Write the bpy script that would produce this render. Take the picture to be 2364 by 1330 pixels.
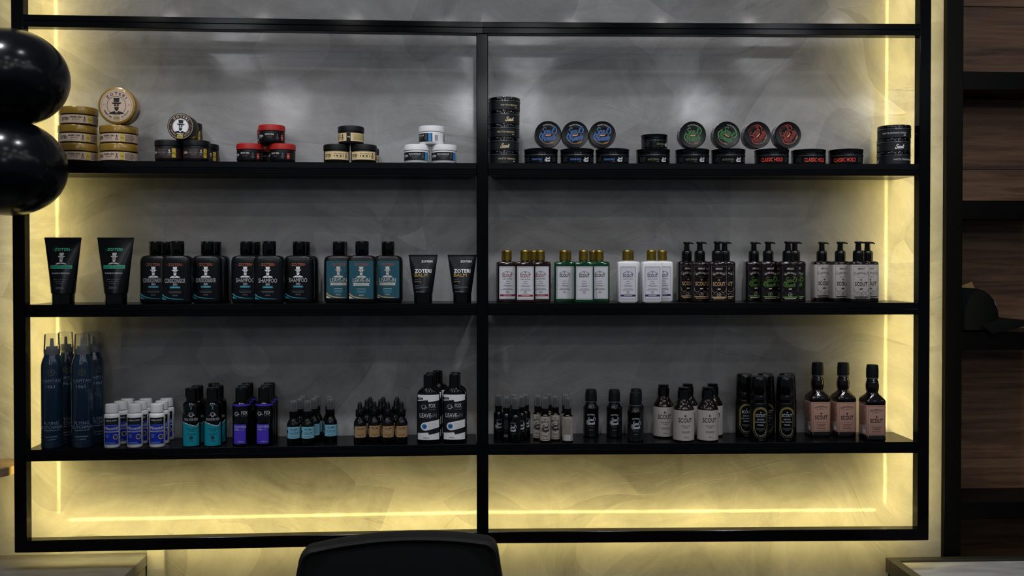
import bpy, math, random
from mathutils import Vector, Matrix
from mathutils.geometry import tessellate_polygon
random.seed(7)
PI = math.pi
for o in list(bpy.data.objects):
    bpy.data.objects.remove(o)
scene = bpy.context.scene
C = scene.collection

# ------------------------------------------------------------------ camera
F_PX, IW, IH = 2115.5, 2364.0, 1330.0
CAM = Vector((1.1349, -2.3475, 0.7390))
YAW, PITCH, ROLL = 0.04213, -0.01204, -0.00045
SX, SY = -18.5, -41.0                       # principal point offset in pixels
fw = Vector((math.sin(YAW)*math.cos(PITCH), math.cos(YAW)*math.cos(PITCH), math.sin(PITCH)))
rt0 = Vector((math.cos(YAW), -math.sin(YAW), 0.0))
up0 = rt0.cross(fw)
rt = rt0*math.cos(ROLL) + up0*math.sin(ROLL)
up = up0*math.cos(ROLL) - rt0*math.sin(ROLL)
cam_d = bpy.data.cameras.new('camera')
cam = bpy.data.objects.new('camera', cam_d)
C.objects.link(cam)
M = Matrix((rt, up, -fw)).transposed().to_4x4()
M.translation = CAM
cam.matrix_world = M
cam_d.sensor_fit = 'HORIZONTAL'
cam_d.sensor_width = 36.0
cam_d.lens = 36.0*F_PX/IW
cam_d.shift_x = -SX/IW
cam_d.shift_y = SY/IW
cam_d.clip_start = 0.02
scene.camera = cam

# ------------------------------------------------------------------ world, lamps, exposure
world = bpy.data.worlds.new('room_air')
scene.world = world
world.use_nodes = True
world.node_tree.nodes['Background'].inputs[0].default_value = (0.75, 0.85, 1.0, 1)
world.node_tree.nodes['Background'].inputs[1].default_value = 0.078
scene.view_settings.view_transform = 'Standard'
scene.view_settings.look = 'None'
scene.view_settings.gamma = 1.0
scene.view_settings.use_curve_mapping = False
scene.view_settings.exposure = 0.0
LAMP_Z = 1.95
# rows of ceiling spots aimed at the upper wall: y of the row -> (power, cone, radius)
LAMP_ROWS = {-0.96: (5.2, 130, 0.08), -2.76: (7.0, 76, 0.15), -4.61: (19.0, 52, 0.17)}
for ly, (pw, cone, rad) in LAMP_ROWS.items():
    for lx in (-0.05, 1.38, 2.78, 4.2):
        ld = bpy.data.lights.new('ceiling_lamp', 'SPOT')
        ld.energy = pw
        ld.color = (0.94, 0.955, 1.0)
        ld.shadow_soft_size = rad
        ld.spot_size = math.radians(cone); ld.spot_blend = 1.0
        lo = bpy.data.objects.new('ceiling_lamp', ld)
        lo.location = (lx, ly, LAMP_Z)
        tgt = Vector((lx*0.8 + 0.24, 0.14, 1.62))
        lo.rotation_euler = (tgt - lo.location).to_track_quat('-Z', 'Y').to_euler()
        C.objects.link(lo)

# two fill spots added above the counters to brighten their tops
for lx, ly in ((-0.12, -0.62), (2.85, -0.62)):
    ld = bpy.data.lights.new('counter_fill_spot', 'SPOT')
    ld.energy = 22.0; ld.color = (0.94, 0.955, 1.0); ld.shadow_soft_size = 0.05
    ld.spot_size = math.radians(44); ld.spot_blend = 0.8
    lo = bpy.data.objects.new('counter_fill_spot', ld)
    lo.location = (lx, ly, LAMP_Z)
    C.objects.link(lo)
# steep fill spots added to brighten the front rows; the boards shade the rest
for i in range(5):
    ld = bpy.data.lights.new('shelf_fill_spot', 'SPOT')
    ld.energy = 21.0; ld.color = (0.95, 0.965, 1.0); ld.shadow_soft_size = 0.04
    ld.spot_size = math.radians(62); ld.spot_blend = 0.7
    lo = bpy.data.objects.new('shelf_fill_spot', ld)
    lo.location = (0.05 + 0.565*i, -0.65, LAMP_Z)
    lo.rotation_euler = (Vector((lo.location.x, 0.0, 0.38)) - lo.location).to_track_quat('-Z', 'Y').to_euler()
    C.objects.link(lo)
# small downlights that give the glints on caps and shoulders
for ly in (-1.35, -2.1):
    for i in range(8):
        ld = bpy.data.lights.new('downlight', 'POINT')
        ld.energy = 1.4; ld.color = (1.0, 0.98, 0.95); ld.shadow_soft_size = 0.02
        lo = bpy.data.objects.new('downlight', ld)
        lo.location = (-0.45 + 0.46*i + (0.2 if ly < -2 else 0), ly, LAMP_Z)
        C.objects.link(lo)

# ------------------------------------------------------------------ geometry of the place (metres)
W_FR, T = 2.35, 0.030                       # frame width, tube size
XC, KINK, DEP = 1.1791, 0.0255, 0.1416      # centre post, set-back of the centre, distance to the wall
Z_TOP, Z_BOT = 1.3520, 0.0
SH = {1: (0.9876, 0.9564), 2: (0.6247, 0.5938), 3: (0.2593, 0.2303)}
def yk(x):
    return KINK*(1 - abs(x - XC)/1.175)
def ray(px, py):
    d = fw + rt*((px - IW/2 - SX)/F_PX) - up*((py - IH/2 - SY)/F_PX)
    return d
def at(px, py, y):
    """point of the place seen at a pixel of the photo, at depth y behind the frame front"""
    d = ray(px, py); yy = y
    for _ in range(8):
        s = (yy - CAM.y)/d.y
        P = CAM + d*s
        yy = y + yk(P.x)
    return P
def x_at(px, y, z):
    lo, hi = -3.0, 6.0
    for _ in range(50):
        m = (lo + hi)/2
        d = Vector((m, y + yk(m), z)) - CAM
        q = IW/2 + SX + F_PX*d.dot(rt)/d.dot(fw)
        if q < px: lo = m
        else: hi = m
    return (lo + hi)/2

# ------------------------------------------------------------------ materials
def lin(c):
    c = c/255.0
    return c/12.92 if c <= 0.04045 else ((c + 0.055)/1.055)**2.4
MATS = {}
def mat(name, rgb, rough=0.5, metal=0.0, spec=0.5, coat=0.0, srgb=True, noise=0.0, emit=None, estr=0.0, crough=0.05):
    if name in MATS: return MATS[name]
    m = bpy.data.materials.new(name); m.use_nodes = True
    nt = m.node_tree; b = nt.nodes['Principled BSDF']
    col = tuple(lin(v) for v in rgb) if srgb else tuple(rgb)
    b.inputs['Base Color'].default_value = (*col, 1)
    b.inputs['Roughness'].default_value = rough
    b.inputs['Metallic'].default_value = metal
    b.inputs['Specular IOR Level'].default_value = spec
    b.inputs['Coat Weight'].default_value = coat
    b.inputs['Coat Roughness'].default_value = crough
    if emit:
        b.inputs['Emission Color'].default_value = (*emit, 1)
        b.inputs['Emission Strength'].default_value = estr
    if noise > 0:
        n = nt.nodes.new('ShaderNodeTexNoise'); n.inputs['Scale'].default_value = 90
        n.inputs['Detail'].default_value = 4
        tc = nt.nodes.new('ShaderNodeTexCoord')
        nt.links.new(tc.outputs['Object'], n.inputs['Vector'])
        mr = nt.nodes.new('ShaderNodeMapRange')
        mr.inputs['To Min'].default_value = max(0.02, rough - noise); mr.inputs['To Max'].default_value = rough + noise
        nt.links.new(n.outputs['Fac'], mr.inputs['Value'])
        nt.links.new(mr.outputs['Result'], b.inputs['Roughness'])
    MATS[name] = m
    return m
def node_mat(name):
    m = bpy.data.materials.new(name); m.use_nodes = True
    MATS[name] = m
    nt = m.node_tree
    return m, nt, nt.nodes['Principled BSDF'], nt.nodes.new, nt.links.new
def ramp(nt, stops):
    r = nt.nodes.new('ShaderNodeValToRGB')
    el = r.color_ramp.elements
    while len(el) > 1: el.remove(el[0])
    el[0].position = stops[0][0]; el[0].color = stops[0][1]
    for p, c in stops[1:]:
        e = el.new(p); e.color = c
    return r
def g4(v): return (v, v, v, 1)

def plaster_material():
    m, nt, b, N, L = node_mat('burnished_plaster')
    tc = N('ShaderNodeTexCoord')
    # slow clouds
    n1 = N('ShaderNodeTexNoise'); n1.inputs['Scale'].default_value = 2.6; n1.inputs['Detail'].default_value = 6
    n1.inputs['Roughness'].default_value = 0.62; n1.inputs['Distortion'].default_value = 1.3
    L(tc.outputs['Object'], n1.inputs['Vector'])
    # trowel sweeps: coordinates swirled by noise, then stretched noise
    nw = N('ShaderNodeTexNoise'); nw.inputs['Scale'].default_value = 1.7; nw.inputs['Detail'].default_value = 1
    L(tc.outputs['Object'], nw.inputs['Vector'])
    mul = N('ShaderNodeVectorMath'); mul.operation = 'SCALE'; mul.inputs['Scale'].default_value = 0.85
    L(nw.outputs['Color'], mul.inputs[0])
    add = N('ShaderNodeVectorMath'); add.operation = 'ADD'
    L(tc.outputs['Object'], add.inputs[0]); L(mul.outputs[0], add.inputs[1])
    mp = N('ShaderNodeMapping'); mp.inputs['Scale'].default_value = (3.0, 3.0, 17.0); mp.inputs['Rotation'].default_value = (0, 0.9, 0)
    L(add.outputs[0], mp.inputs['Vector'])
    n2 = N('ShaderNodeTexNoise'); n2.inputs['Scale'].default_value = 1.3; n2.inputs['Detail'].default_value = 5; n2.inputs['Roughness'].default_value = 0.6
    L(mp.outputs[0], n2.inputs['Vector'])
    # trowel plates: large cells with hard overlapping edges
    mv = N('ShaderNodeMapping'); mv.inputs['Scale'].default_value = (1.0, 1.0, 1.25); mv.inputs['Rotation'].default_value = (0, -0.6, 0)
    L(add.outputs[0], mv.inputs['Vector'])
    vo = N('ShaderNodeTexVoronoi'); vo.inputs['Scale'].default_value = 3.4
    L(mv.outputs[0], vo.inputs['Vector'])
    ve = N('ShaderNodeTexVoronoi'); ve.feature = 'DISTANCE_TO_EDGE'; ve.inputs['Scale'].default_value = 3.4
    L(mv.outputs[0], ve.inputs['Vector'])
    # fine scratches
    mp2 = N('ShaderNodeMapping'); mp2.inputs['Scale'].default_value = (1.2, 1.2, 26.0); mp2.inputs['Rotation'].default_value = (0, -1.0, 0)
    L(add.outputs[0], mp2.inputs['Vector'])
    n3 = N('ShaderNodeTexNoise'); n3.inputs['Scale'].default_value = 2.4; n3.inputs['Detail'].default_value = 2
    L(mp2.outputs[0], n3.inputs['Vector'])
    scr = ramp(nt, [(0.0, g4(0)), (0.72, g4(0)), (0.745, g4(1)), (0.76, g4(0.1)), (1.0, g4(0))])
    L(n3.outputs['Fac'], scr.inputs['Fac'])
    mp3 = N('ShaderNodeMapping'); mp3.inputs['Scale'].default_value = (1.0, 1.0, 30.0); mp3.inputs['Rotation'].default_value = (0, 0.5, 0); mp3.inputs['Location'].default_value = (3.1, 0, 1.7)
    L(add.outputs[0], mp3.inputs['Vector'])
    n4 = N('ShaderNodeTexNoise'); n4.inputs['Scale'].default_value = 1.9; n4.inputs['Detail'].default_value = 2
    L(mp3.outputs[0], n4.inputs['Vector'])
    scr2 = ramp(nt, [(0.0, g4(0)), (0.66, g4(0)), (0.685, g4(1)), (0.70, g4(0.1)), (1.0, g4(0))])
    L(n4.outputs['Fac'], scr2.inputs['Fac'])
    # grey value
    def math2(op, a, bb):
        q = N('ShaderNodeMath'); q.operation = op
        for i, s in enumerate((a, bb)):
            if isinstance(s, (int, float)): q.inputs[i].default_value = s
            else: L(s, q.inputs[i])
        return q.outputs[0]
    cell = N('ShaderNodeSeparateColor'); L(vo.outputs['Color'], cell.inputs[0])
    n5 = N('ShaderNodeTexNoise'); n5.inputs['Scale'].default_value = 7.5; n5.inputs['Detail'].default_value = 5; n5.inputs['Roughness'].default_value = 0.7; n5.inputs['Distortion'].default_value = 1.0
    L(add.outputs[0], n5.inputs['Vector'])
    v = math2('MULTIPLY', n1.outputs['Fac'], 0.50)
    v = math2('ADD', v, math2('MULTIPLY', math2('SUBTRACT', n5.outputs['Fac'], 0.5), 0.35))
    v = math2('ADD', v, math2('MULTIPLY', n2.outputs['Fac'], 0.30))
    v = math2('ADD', v, math2('MULTIPLY', cell.outputs[0], 0.17))
    v = math2('SUBTRACT', v, math2('MULTIPLY', scr.outputs['Color'], 0.14))
    v = math2('ADD', v, math2('MULTIPLY', scr2.outputs['Color'], 0.09))
    cr = ramp(nt, [(0.28, (0.20, 0.198, 0.20, 1)), (0.50, (0.325, 0.322, 0.322, 1)), (0.72, (0.44, 0.437, 0.435, 1))])
    L(v, cr.inputs['Fac'])
    L(cr.outputs['Color'], b.inputs['Base Color'])
    rr = N('ShaderNodeMapRange'); rr.inputs['From Min'].default_value = 0.3; rr.inputs['From Max'].default_value = 0.75
    rr.inputs['To Min'].default_value = 0.55; rr.inputs['To Max'].default_value = 0.40
    L(v, rr.inputs['Value']); L(rr.outputs['Result'], b.inputs['Roughness'])
    cw = N('ShaderNodeMapRange'); cw.inputs['From Min'].default_value = 0.32; cw.inputs['From Max'].default_value = 0.66
    cw.inputs['To Min'].default_value = 0.24; cw.inputs['To Max'].default_value = 0.62
    L(n5.outputs['Fac'], cw.inputs['Value']); L(cw.outputs['Result'], b.inputs['Coat Weight'])
    b.inputs['Specular IOR Level'].default_value = 0.22
    b.inputs['Coat Weight'].default_value = 0.6; b.inputs['Coat Roughness'].default_value = 0.085; b.inputs['Coat IOR'].default_value = 1.4
    h = math2('ADD', math2('MULTIPLY', n2.outputs['Fac'], 0.6), math2('MULTIPLY', scr.outputs['Color'], -0.5))
    h = math2('ADD', h, math2('MULTIPLY', scr2.outputs['Color'], 0.45))
    edge = ramp(nt, [(0.0, g4(0)), (0.02, g4(1))]); L(ve.outputs['Distance'], edge.inputs['Fac'])
    h = math2('ADD', h, math2('ADD', math2('MULTIPLY', edge.outputs['Color'], 0.035), math2('MULTIPLY', n5.outputs['Fac'], 0.5)))
    bp = N('ShaderNodeBump'); bp.inputs['Strength'].default_value = 0.24; bp.inputs['Distance'].default_value = 0.01
    L(h, bp.inputs['Height']); L(bp.outputs['Normal'], b.inputs['Normal'])
    return m
def wood_material(name, dark, light, scale=1.0, rough=0.45):
    m, nt, b, N, L = node_mat(name)
    tc = N('ShaderNodeTexCoord')
    mp = N('ShaderNodeMapping'); mp.inputs['Scale'].default_value = (1.2*scale, 6*scale, 22*scale)
    L(tc.outputs['Object'], mp.inputs['Vector'])
    n = N('ShaderNodeTexNoise'); n.inputs['Scale'].default_value = 2.2; n.inputs['Detail'].default_value = 7
    n.inputs['Roughness'].default_value = 0.65; n.inputs['Distortion'].default_value = 0.9
    L(mp.outputs[0], n.inputs['Vector'])
    r = ramp(nt, [(0.28, (*dark, 1)), (0.5, tuple((a + c)/2 for a, c in zip(dark, light)) + (1,)), (0.72, (*light, 1))])
    L(n.outputs['Fac'], r.inputs['Fac']); L(r.outputs['Color'], b.inputs['Base Color'])
    b.inputs['Roughness'].default_value = rough
    b.inputs['Specular IOR Level'].default_value = 0.2
    bp = N('ShaderNodeBump'); bp.inputs['Strength'].default_value = 0.15; bp.inputs['Distance'].default_value = 0.002
    L(n.outputs['Fac'], bp.inputs['Height']); L(bp.outputs['Normal'], b.inputs['Normal'])
    return m
def paint_material(name, rgb, rough, bump, scale, spec=0.5):
    m, nt, b, N, L = node_mat(name)
    b.inputs['Specular IOR Level'].default_value = spec
    b.inputs['Base Color'].default_value = (*rgb, 1)
    b.inputs['Roughness'].default_value = rough
    tc = N('ShaderNodeTexCoord')
    n = N('ShaderNodeTexNoise'); n.inputs['Scale'].default_value = scale; n.inputs['Detail'].default_value = 2
    L(tc.outputs['Object'], n.inputs['Vector'])
    bp = N('ShaderNodeBump'); bp.inputs['Strength'].default_value = bump; bp.inputs['Distance'].default_value = 0.002
    L(n.outputs['Fac'], bp.inputs['Height']); L(bp.outputs['Normal'], b.inputs['Normal'])
    return m
def concrete_material(name, lo, hi, rough):
    m, nt, b, N, L = node_mat(name)
    tc = N('ShaderNodeTexCoord')
    mp = N('ShaderNodeMapping'); mp.inputs['Scale'].default_value = (4, 14, 4)
    L(tc.outputs['Object'], mp.inputs['Vector'])
    n = N('ShaderNodeTexNoise'); n.inputs['Scale'].default_value = 3; n.inputs['Detail'].default_value = 8
    L(mp.outputs[0], n.inputs['Vector'])
    r = ramp(nt, [(0.3, (*lo, 1)), (0.7, (*hi, 1))])
    L(n.outputs['Fac'], r.inputs['Fac']); L(r.outputs['Color'], b.inputs['Base Color'])
    b.inputs['Roughness'].default_value = rough
    return m
def clear_material():
    m, nt, b, N, L = node_mat('clear_plastic')
    nt.nodes.remove(b)
    out = nt.nodes['Material Output']
    tr = N('ShaderNodeBsdfTransparent'); tr.inputs[0].default_value = (0.93, 0.94, 0.94, 1)
    gl = N('ShaderNodeBsdfGlossy'); gl.inputs['Roughness'].default_value = 0.06
    df = N('ShaderNodeBsdfDiffuse'); df.inputs[0].default_value = (0.6, 0.6, 0.6, 1)
    lw = N('ShaderNodeLayerWeight'); lw.inputs['Blend'].default_value = 0.18
    m1 = N('ShaderNodeMixShader'); L(lw.outputs['Fresnel'], m1.inputs[0]); L(tr.outputs[0], m1.inputs[1]); L(gl.outputs[0], m1.inputs[2])
    m2 = N('ShaderNodeMixShader'); m2.inputs[0].default_value = 0.10; L(m1.outputs[0], m2.inputs[1]); L(df.outputs[0], m2.inputs[2])
    L(m2.outputs[0], out.inputs['Surface'])
    return m
def plank_shift(m):
    return m
PLASTER = plaster_material()
STEEL = paint_material('black_satin_steel', (0.0030, 0.0033, 0.0042), 0.13, 0.014, 150, 0.10)
BOARD = paint_material('black_board', (0.0042, 0.0045, 0.0055), 0.26, 0.02, 500, 0.08)
WALNUT = wood_material('walnut_panel', (0.050, 0.024, 0.013), (0.22, 0.128, 0.075))
OAK = wood_material('pale_oak', (0.19, 0.13, 0.075), (0.36, 0.26, 0.16), 2.0)
BLACKMDF = paint_material('black_mdf', (0.0028, 0.003, 0.0034), 0.3, 0.005, 400, 0.05)
CONC = concrete_material('grey_concrete', (0.11, 0.11, 0.118), (0.17, 0.17, 0.18), 0.6)
STONE = concrete_material('grey_stone', (0.38, 0.38, 0.39), (0.55, 0.55, 0.56), 0.45)
CLEAR = clear_material()
LED = mat('led_emitter', (255, 220, 130), 0.5, emit=(1.0, 0.785, 0.25), estr=67.0)

# ------------------------------------------------------------------ mesh helpers
def mesh_from(name, verts, faces, mats, midx=None, smooth=False, angle=38):
    me = bpy.data.meshes.new(name)
    me.from_pydata(verts, [], faces)
    for m in (mats if isinstance(mats, (list, tuple)) else [mats]): me.materials.append(m)
    if midx: me.polygons.foreach_set('material_index', midx)
    if smooth:
        me.polygons.foreach_set('use_smooth', [True]*len(me.polygons))
        me.set_sharp_from_angle(angle=math.radians(angle))
    me.update()
    return me
def obj(name, me, parent=None, loc=None, rot=None):
    o = bpy.data.objects.new(name, me)
    C.objects.link(o)
    if parent: o.parent = parent
    if loc is not None: o.location = loc
    if rot is not None: o.rotation_euler = rot
    return o
def tag(o, label=None, cat=None, group=None, kind=None):
    if label: o['label'] = label
    if cat: o['category'] = cat
    if group: o['group'] = group
    if kind: o['kind'] = kind
    return o
def empty(name, loc=(0, 0, 0)):
    o = bpy.data.objects.new(name, None); o.empty_display_size = 0.03
    o.location = loc; C.objects.link(o)
    return o
def box_vf(x0, x1, y0, y1, z0, z1, b=0.0):
    if b <= 0:
        v = [(x0,y0,z0),(x1,y0,z0),(x1,y1,z0),(x0,y1,z0),(x0,y0,z1),(x1,y0,z1),(x1,y1,z1),(x0,y1,z1)]
        return v, [(0,3,2,1),(4,5,6,7),(0,1,5,4),(1,2,6,5),(2,3,7,6),(3,0,4,7)]
    v = []; idx = {}
    for i, x in enumerate((x0, x1)):
        for j, y in enumerate((y0, y1)):
            for k, z in enumerate((z0, z1)):
                sx, sy, sz = (1-2*i)*b, (1-2*j)*b, (1-2*k)*b
                idx[i,j,k] = len(v)
                v += [(x, y+sy, z+sz), (x+sx, y, z+sz), (x+sx, y+sy, z)]
    f = []
    def q(a, *ks): f.append(tuple(idx[k] + a for k in ks))
    for i in (0, 1): q(0, (i,0,0),(i,1,0),(i,1,1),(i,0,1))
    for j in (0, 1): q(1, (0,j,0),(1,j,0),(1,j,1),(0,j,1))
    for k in (0, 1): q(2, (0,0,k),(1,0,k),(1,1,k),(0,1,k))
    for i in (0, 1):
        for j in (0, 1): f.append((idx[i,j,0], idx[i,j,1], idx[i,j,1]+1, idx[i,j,0]+1))
        for k in (0, 1): f.append((idx[i,0,k], idx[i,1,k], idx[i,1,k]+2, idx[i,0,k]+2))
    for j in (0, 1):
        for k in (0, 1): f.append((idx[0,j,k]+1, idx[1,j,k]+1, idx[1,j,k]+2, idx[0,j,k]+2))
    for i in (0, 1):
        for j in (0, 1):
            for k in (0, 1): f.append((idx[i,j,k], idx[i,j,k]+1, idx[i,j,k]+2))
    return v, f
def fix_normals(me):
    import bmesh
    bm = bmesh.new(); bm.from_mesh(me)
    bmesh.ops.recalc_face_normals(bm, faces=bm.faces[:]); bm.to_mesh(me); bm.free()
    return me
def box(name, x0, x1, y0, y1, z0, z1, m, parent=None, b=0.0, kinked=False):
    v, f = box_vf(x0, x1, y0, y1, z0, z1, b)
    if kinked: v = [(x, y + yk(x), z) for x, y, z in v]
    me = fix_normals(mesh_from(name, v, f, m))
    return obj(name, me, parent)
def section(z, hx, hy, rc, n):
    pts = []
    if rc is None:
        for i in range(4*n):
            a = 2*PI*(i + 0.5)/(4*n)
            pts.append((hx*math.cos(a), hy*math.sin(a), z))
        return pts
    rc = min(rc, hx, hy)
    for c, (sx, sy) in enumerate(((1,1),(-1,1),(-1,-1),(1,-1))):
        for i in range(n):
            a = c*PI/2 + (PI/2)*i/(n-1) if rc < min(hx, hy)*0.999 else c*PI/2 + (PI/2)*(i + 0.5)/n
            pts.append((sx*(hx-rc) + rc*math.cos(a), sy*(hy-rc) + rc*math.sin(a), z))
    return pts
def loft(secs, n=8, rib=0.0, ribz=None):
    """secs: (z, hx, hy, rc) in mm; returns verts in metres, faces; closed at both ends"""
    v, f = [], []
    k = 4*n
    for s in secs:
        z, hx = s[0], s[1]
        hy = s[2] if len(s) > 2 else hx
        rc = s[3] if len(s) > 3 else (hx if len(s) == 2 else None)
        p = section(z, max(hx, 1e-3), max(hy, 1e-3), rc, n)
        if rib and (ribz is None or ribz[0] <= z <= ribz[1]):
            p = [(x*(1 - rib*(i % 2)), y*(1 - rib*(i % 2)), zz) for i, (x, y, zz) in enumerate(p)]
        v += [(x*0.001, y*0.001, zz*0.001) for x, y, zz in p]
    for s in range(len(secs)-1):
        for i in range(k):
            a, b = s*k + i, s*k + (i+1) % k
            f.append((a, b, b+k, a+k))
    f.append(tuple(reversed(range(k))))
    f.append(tuple(range((len(secs)-1)*k, len(secs)*k)))
    return v, f
def lmesh(name, secs, m, n=8, rib=0.0, ribz=None, angle=38):
    v, f = loft(secs, n, rib, ribz)
    return mesh_from(name, v, f, m, smooth=True, angle=angle)

# ------------------------------------------------------------------ the setting
P_FL = at(345, 1275, DEP)                   # back right corner of the left counter top, on the wall
Z_CL = P_FL.z
FLOOR = Z_CL - 0.90
CEIL = 2.0
X_PANEL = at(2182, 665, DEP - 0.015).x      # left edge of the black side panel of the niche
X_WL = -1.6
def wall_mesh():
    xs = [X_WL, XC, X_PANEL]
    v = [(x, DEP + yk(x), z) for x in xs for z in (FLOOR, CEIL)]
    v += [(x, DEP + yk(x) + 0.12, z) for x in xs for z in (FLOOR, CEIL)]
    f = [(0,2,3,1),(2,4,5,3),(6,7,9,8),(8,9,11,10),(0,1,7,6),(4,10,11,5),(1,3,9,7),(3,5,11,9),(0,6,8,2),(2,8,10,4)]
    return fix_normals(mesh_from('wall_back', v, f, PLASTER))
tag(obj('wall_back', wall_mesh()), kind='structure')
fl = box('floor', -2.6, 4.6, -5.6, 0.6, FLOOR - 0.05, FLOOR, concrete_material('floor_tile', (0.05, 0.05, 0.052), (0.08, 0.08, 0.082), 0.4))
tag(fl, kind='structure')

# ------------------------------------------------------------------ steel frame with shelves
fr = empty('display_shelf', (XC, 0.0, 0.0))
tag(fr, 'black steel wall frame of square tubes with three long shelves and hidden yellow light strips', 'shelf')
def part(name, *a, **k):
    o = box(name, *a, **k)
    o.parent = fr; o.matrix_parent_inverse = Matrix.Translation((-XC, 0, 0))
    return o
Z_HI = 1.74
for px0, z1 in ((0.0, Z_HI), (XC - T/2, Z_TOP - T - 0.0002), (W_FR - T, Z_HI)):
    yo = yk(px0 + T/2)
    part('post', px0, px0 + T, yo, yo + T, Z_BOT, z1, STEEL, b=0.0018)
bays = [(T, XC - T/2), (XC + T/2, W_FR - T)]
def kbox(name, x0, x1, y0, y1, z0, z1, m, b=0.0):
    return part(name, x0, x1, y0, y1, z0, z1, m, b=b, kinked=True)
def long_rail(z0, z1, b=0.0012):
    # one continuous bar that follows the slight set-back of the centre
    xs = [T - 0.002, XC, W_FR - T + 0.002]
    ring = [(b, z0), (0, z0 + b), (0, z1 - b), (b, z1), (T - b, z1), (T, z1 - b), (T, z0 + b), (T - b, z0)]
    v = [(x, y + yk(x), z) for x in xs for y, z in ring]
    f = [(8*j + i, 8*j + (i+1) % 8, 8*j + 8 + (i+1) % 8, 8*j + 8 + i) for j in range(2) for i in range(8)] + [tuple(range(8)), tuple(range(23, 15, -1))]
    o = obj('rail', fix_normals(mesh_from('rail', v, f, STEEL)), fr)
    o.matrix_parent_inverse = Matrix.Translation((-XC, 0, 0))
long_rail(Z_TOP - T, Z_TOP - T/2 - 0.0002)
long_rail(Z_TOP - T/2 + 0.0002, Z_TOP)
long_rail(Z_HI - T, Z_HI)
for x0, x1 in bays:
    kbox('rail', x0 - 0.002, x1 + 0.002, 0.0, T, Z_BOT, Z_BOT + T, STEEL, b=0.0012)
    for s, (zt, zb) in SH.items():
        zm = (zt + zb)/2
        kbox('rail', x0, x1, 0.0, T, zb, zm - 0.0005, STEEL, b=0.0012)
        kbox('shelf_board', x0, x1, 0.0008, DEP - 0.001, zm, zt, BOARD, b=0.0008)
        ins = (0.0 if x0 < 0.5 else 0.0165, 0.0165 if x0 < 0.5 else 0.0)
        kbox('batten', x0 + ins[0] + 0.001, x1 - ins[1] - 0.001, T + 0.0005, DEP - 0.002, zb + 0.0006, zm - 0.0004, BOARD)
LED_BACK = mat('led_tape', (200, 196, 180), 0.6)
def led(x0, x1, y0, y1, z0, z1, kinked):
    v, f = box_vf(x0, x1, y0, y1, z0, z1)
    if kinked: v = [(x, y + yk(x), z) for x, y, z in v]
    me = mesh_from('led_strip', v, f, [LED_BACK, LED], [1 if i == 4 else 0 for i in range(6)])
    o = obj('led_strip', me, fr)
    o.matrix_parent_inverse = Matrix.Translation((-XC, 0, 0))
# light strips glued to the back of the outer tubes, facing the wall
XL = 0.006; XR = W_FR - 0.006
for xx in (XL, XR):
    led(xx - 0.004, xx + 0.004, yk(xx) + T + 0.0002, yk(xx) + T + 0.0022, 0.030, Z_HI - 0.01, False)
for x0, x1 in ((0.034, XC - 0.002), (XC + 0.002, W_FR - 0.034)):
    led(x0, x1, T + 0.0002, T + 0.0022, 0.008, 0.016, True)

# ------------------------------------------------------------------ niche with walnut planks at the right
YP = DEP - 0.015
def wy(x): return yk(X_PANEL)
yb = YP + wy(0) + 0.155                     # face of the planks
niche = empty('wood_shelf_unit', (X_PANEL, YP + wy(0), FLOOR))
tag(niche, 'dark walnut panelled shelf unit with thick black shelves right of the plaster wall', 'shelf unit')
def npart(name, *a, **k):
    o = box(name, *a, **k); o.parent = niche
    o.matrix_parent_inverse = Matrix.Translation(niche.location).inverted()
    return o
yf = YP + wy(0)
X_P2 = at(2222, 665, DEP - 0.015).x
X_NR = X_P2 + 0.95
npart('side_panel', X_PANEL + 0.0005, X_P2, yf, yb + 0.02, FLOOR, CEIL, BLACKMDF, b=0.001)
npart('side_panel', X_NR, X_NR + 0.045, yf, yb + 0.02, FLOOR, CEIL, BLACKMDF, b=0.001)
def zf(py, y): return at(2290, py, y - yk(X_P2)).z
SHZ = []
for pt, pb in ((165, 207), (463, 505), (767, 809), (1160, 1200)):
    z1, z0 = zf(pt, yf), zf(pb, yf)
    SHZ.append(z1)
    npart('shelf_board', X_P2, X_NR, yf + 0.001, yb, z0, z1, BLACKMDF, b=0.001)
zj = [zf(15, yb), zf(392, yb)]
ph = zj[0] - zj[1]
zj = [zj[0] + ph] + zj + [zj[1] - ph*k for k in range(1, 6)]
zj = [z for z in zj if z > FLOOR - 0.05]
for i in range(len(zj) - 1):
    o = npart('plank', X_P2, X_NR, yb, yb + 0.018, max(zj[i+1], FLOOR) + 0.0012, min(zj[i], CEIL) - 0.0012, WALNUT, b=0.0008)

# ------------------------------------------------------------------ cap on the niche shelf
def lathe_verts(): pass
capx = x_at(2242, yf + 0.02 - yk(X_P2), SHZ[2] + 0.03)
ch = empty('baseball_cap', (capx, yf + 0.082, SHZ[2] - 0.006))
ch.rotation_euler = (0, 0, -0.20)
tag(ch, 'black baseball cap with white front print and paper tag on a black shelf', 'cap')
FABRIC = paint_material('black_cotton', (0.0035, 0.004, 0.0045), 0.9, 0.1, 900, 0.1)
def cap_crown():
    v, f = [], []
    n, k = 28, 9
    for j in range(k):
        t = j/(k-1)
        zz = 0.115*math.sin(t*PI/2)**0.95
        r = math.cos(t*PI/2)**0.50
        for i in range(n):
            a = 2*PI*i/n
            rx, ry = 0.104*r, 0.080*r
            if math.cos(a) > 0: rx *= 1.0
            v.append((rx*math.cos(a), ry*math.sin(a), 0.012 + zz))
    for j in range(k-1):
        for i in range(n):
            a, b = j*n + i, j*n + (i+1) % n
            f.append((a, b, b+n, a+n))
    f.append(tuple(range((k-1)*n, k*n))); f.append(tuple(reversed(range(n))))
    return mesh_from('crown', v, f, FABRIC, smooth=True, angle=60)
obj('crown', cap_crown(), ch)
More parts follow.
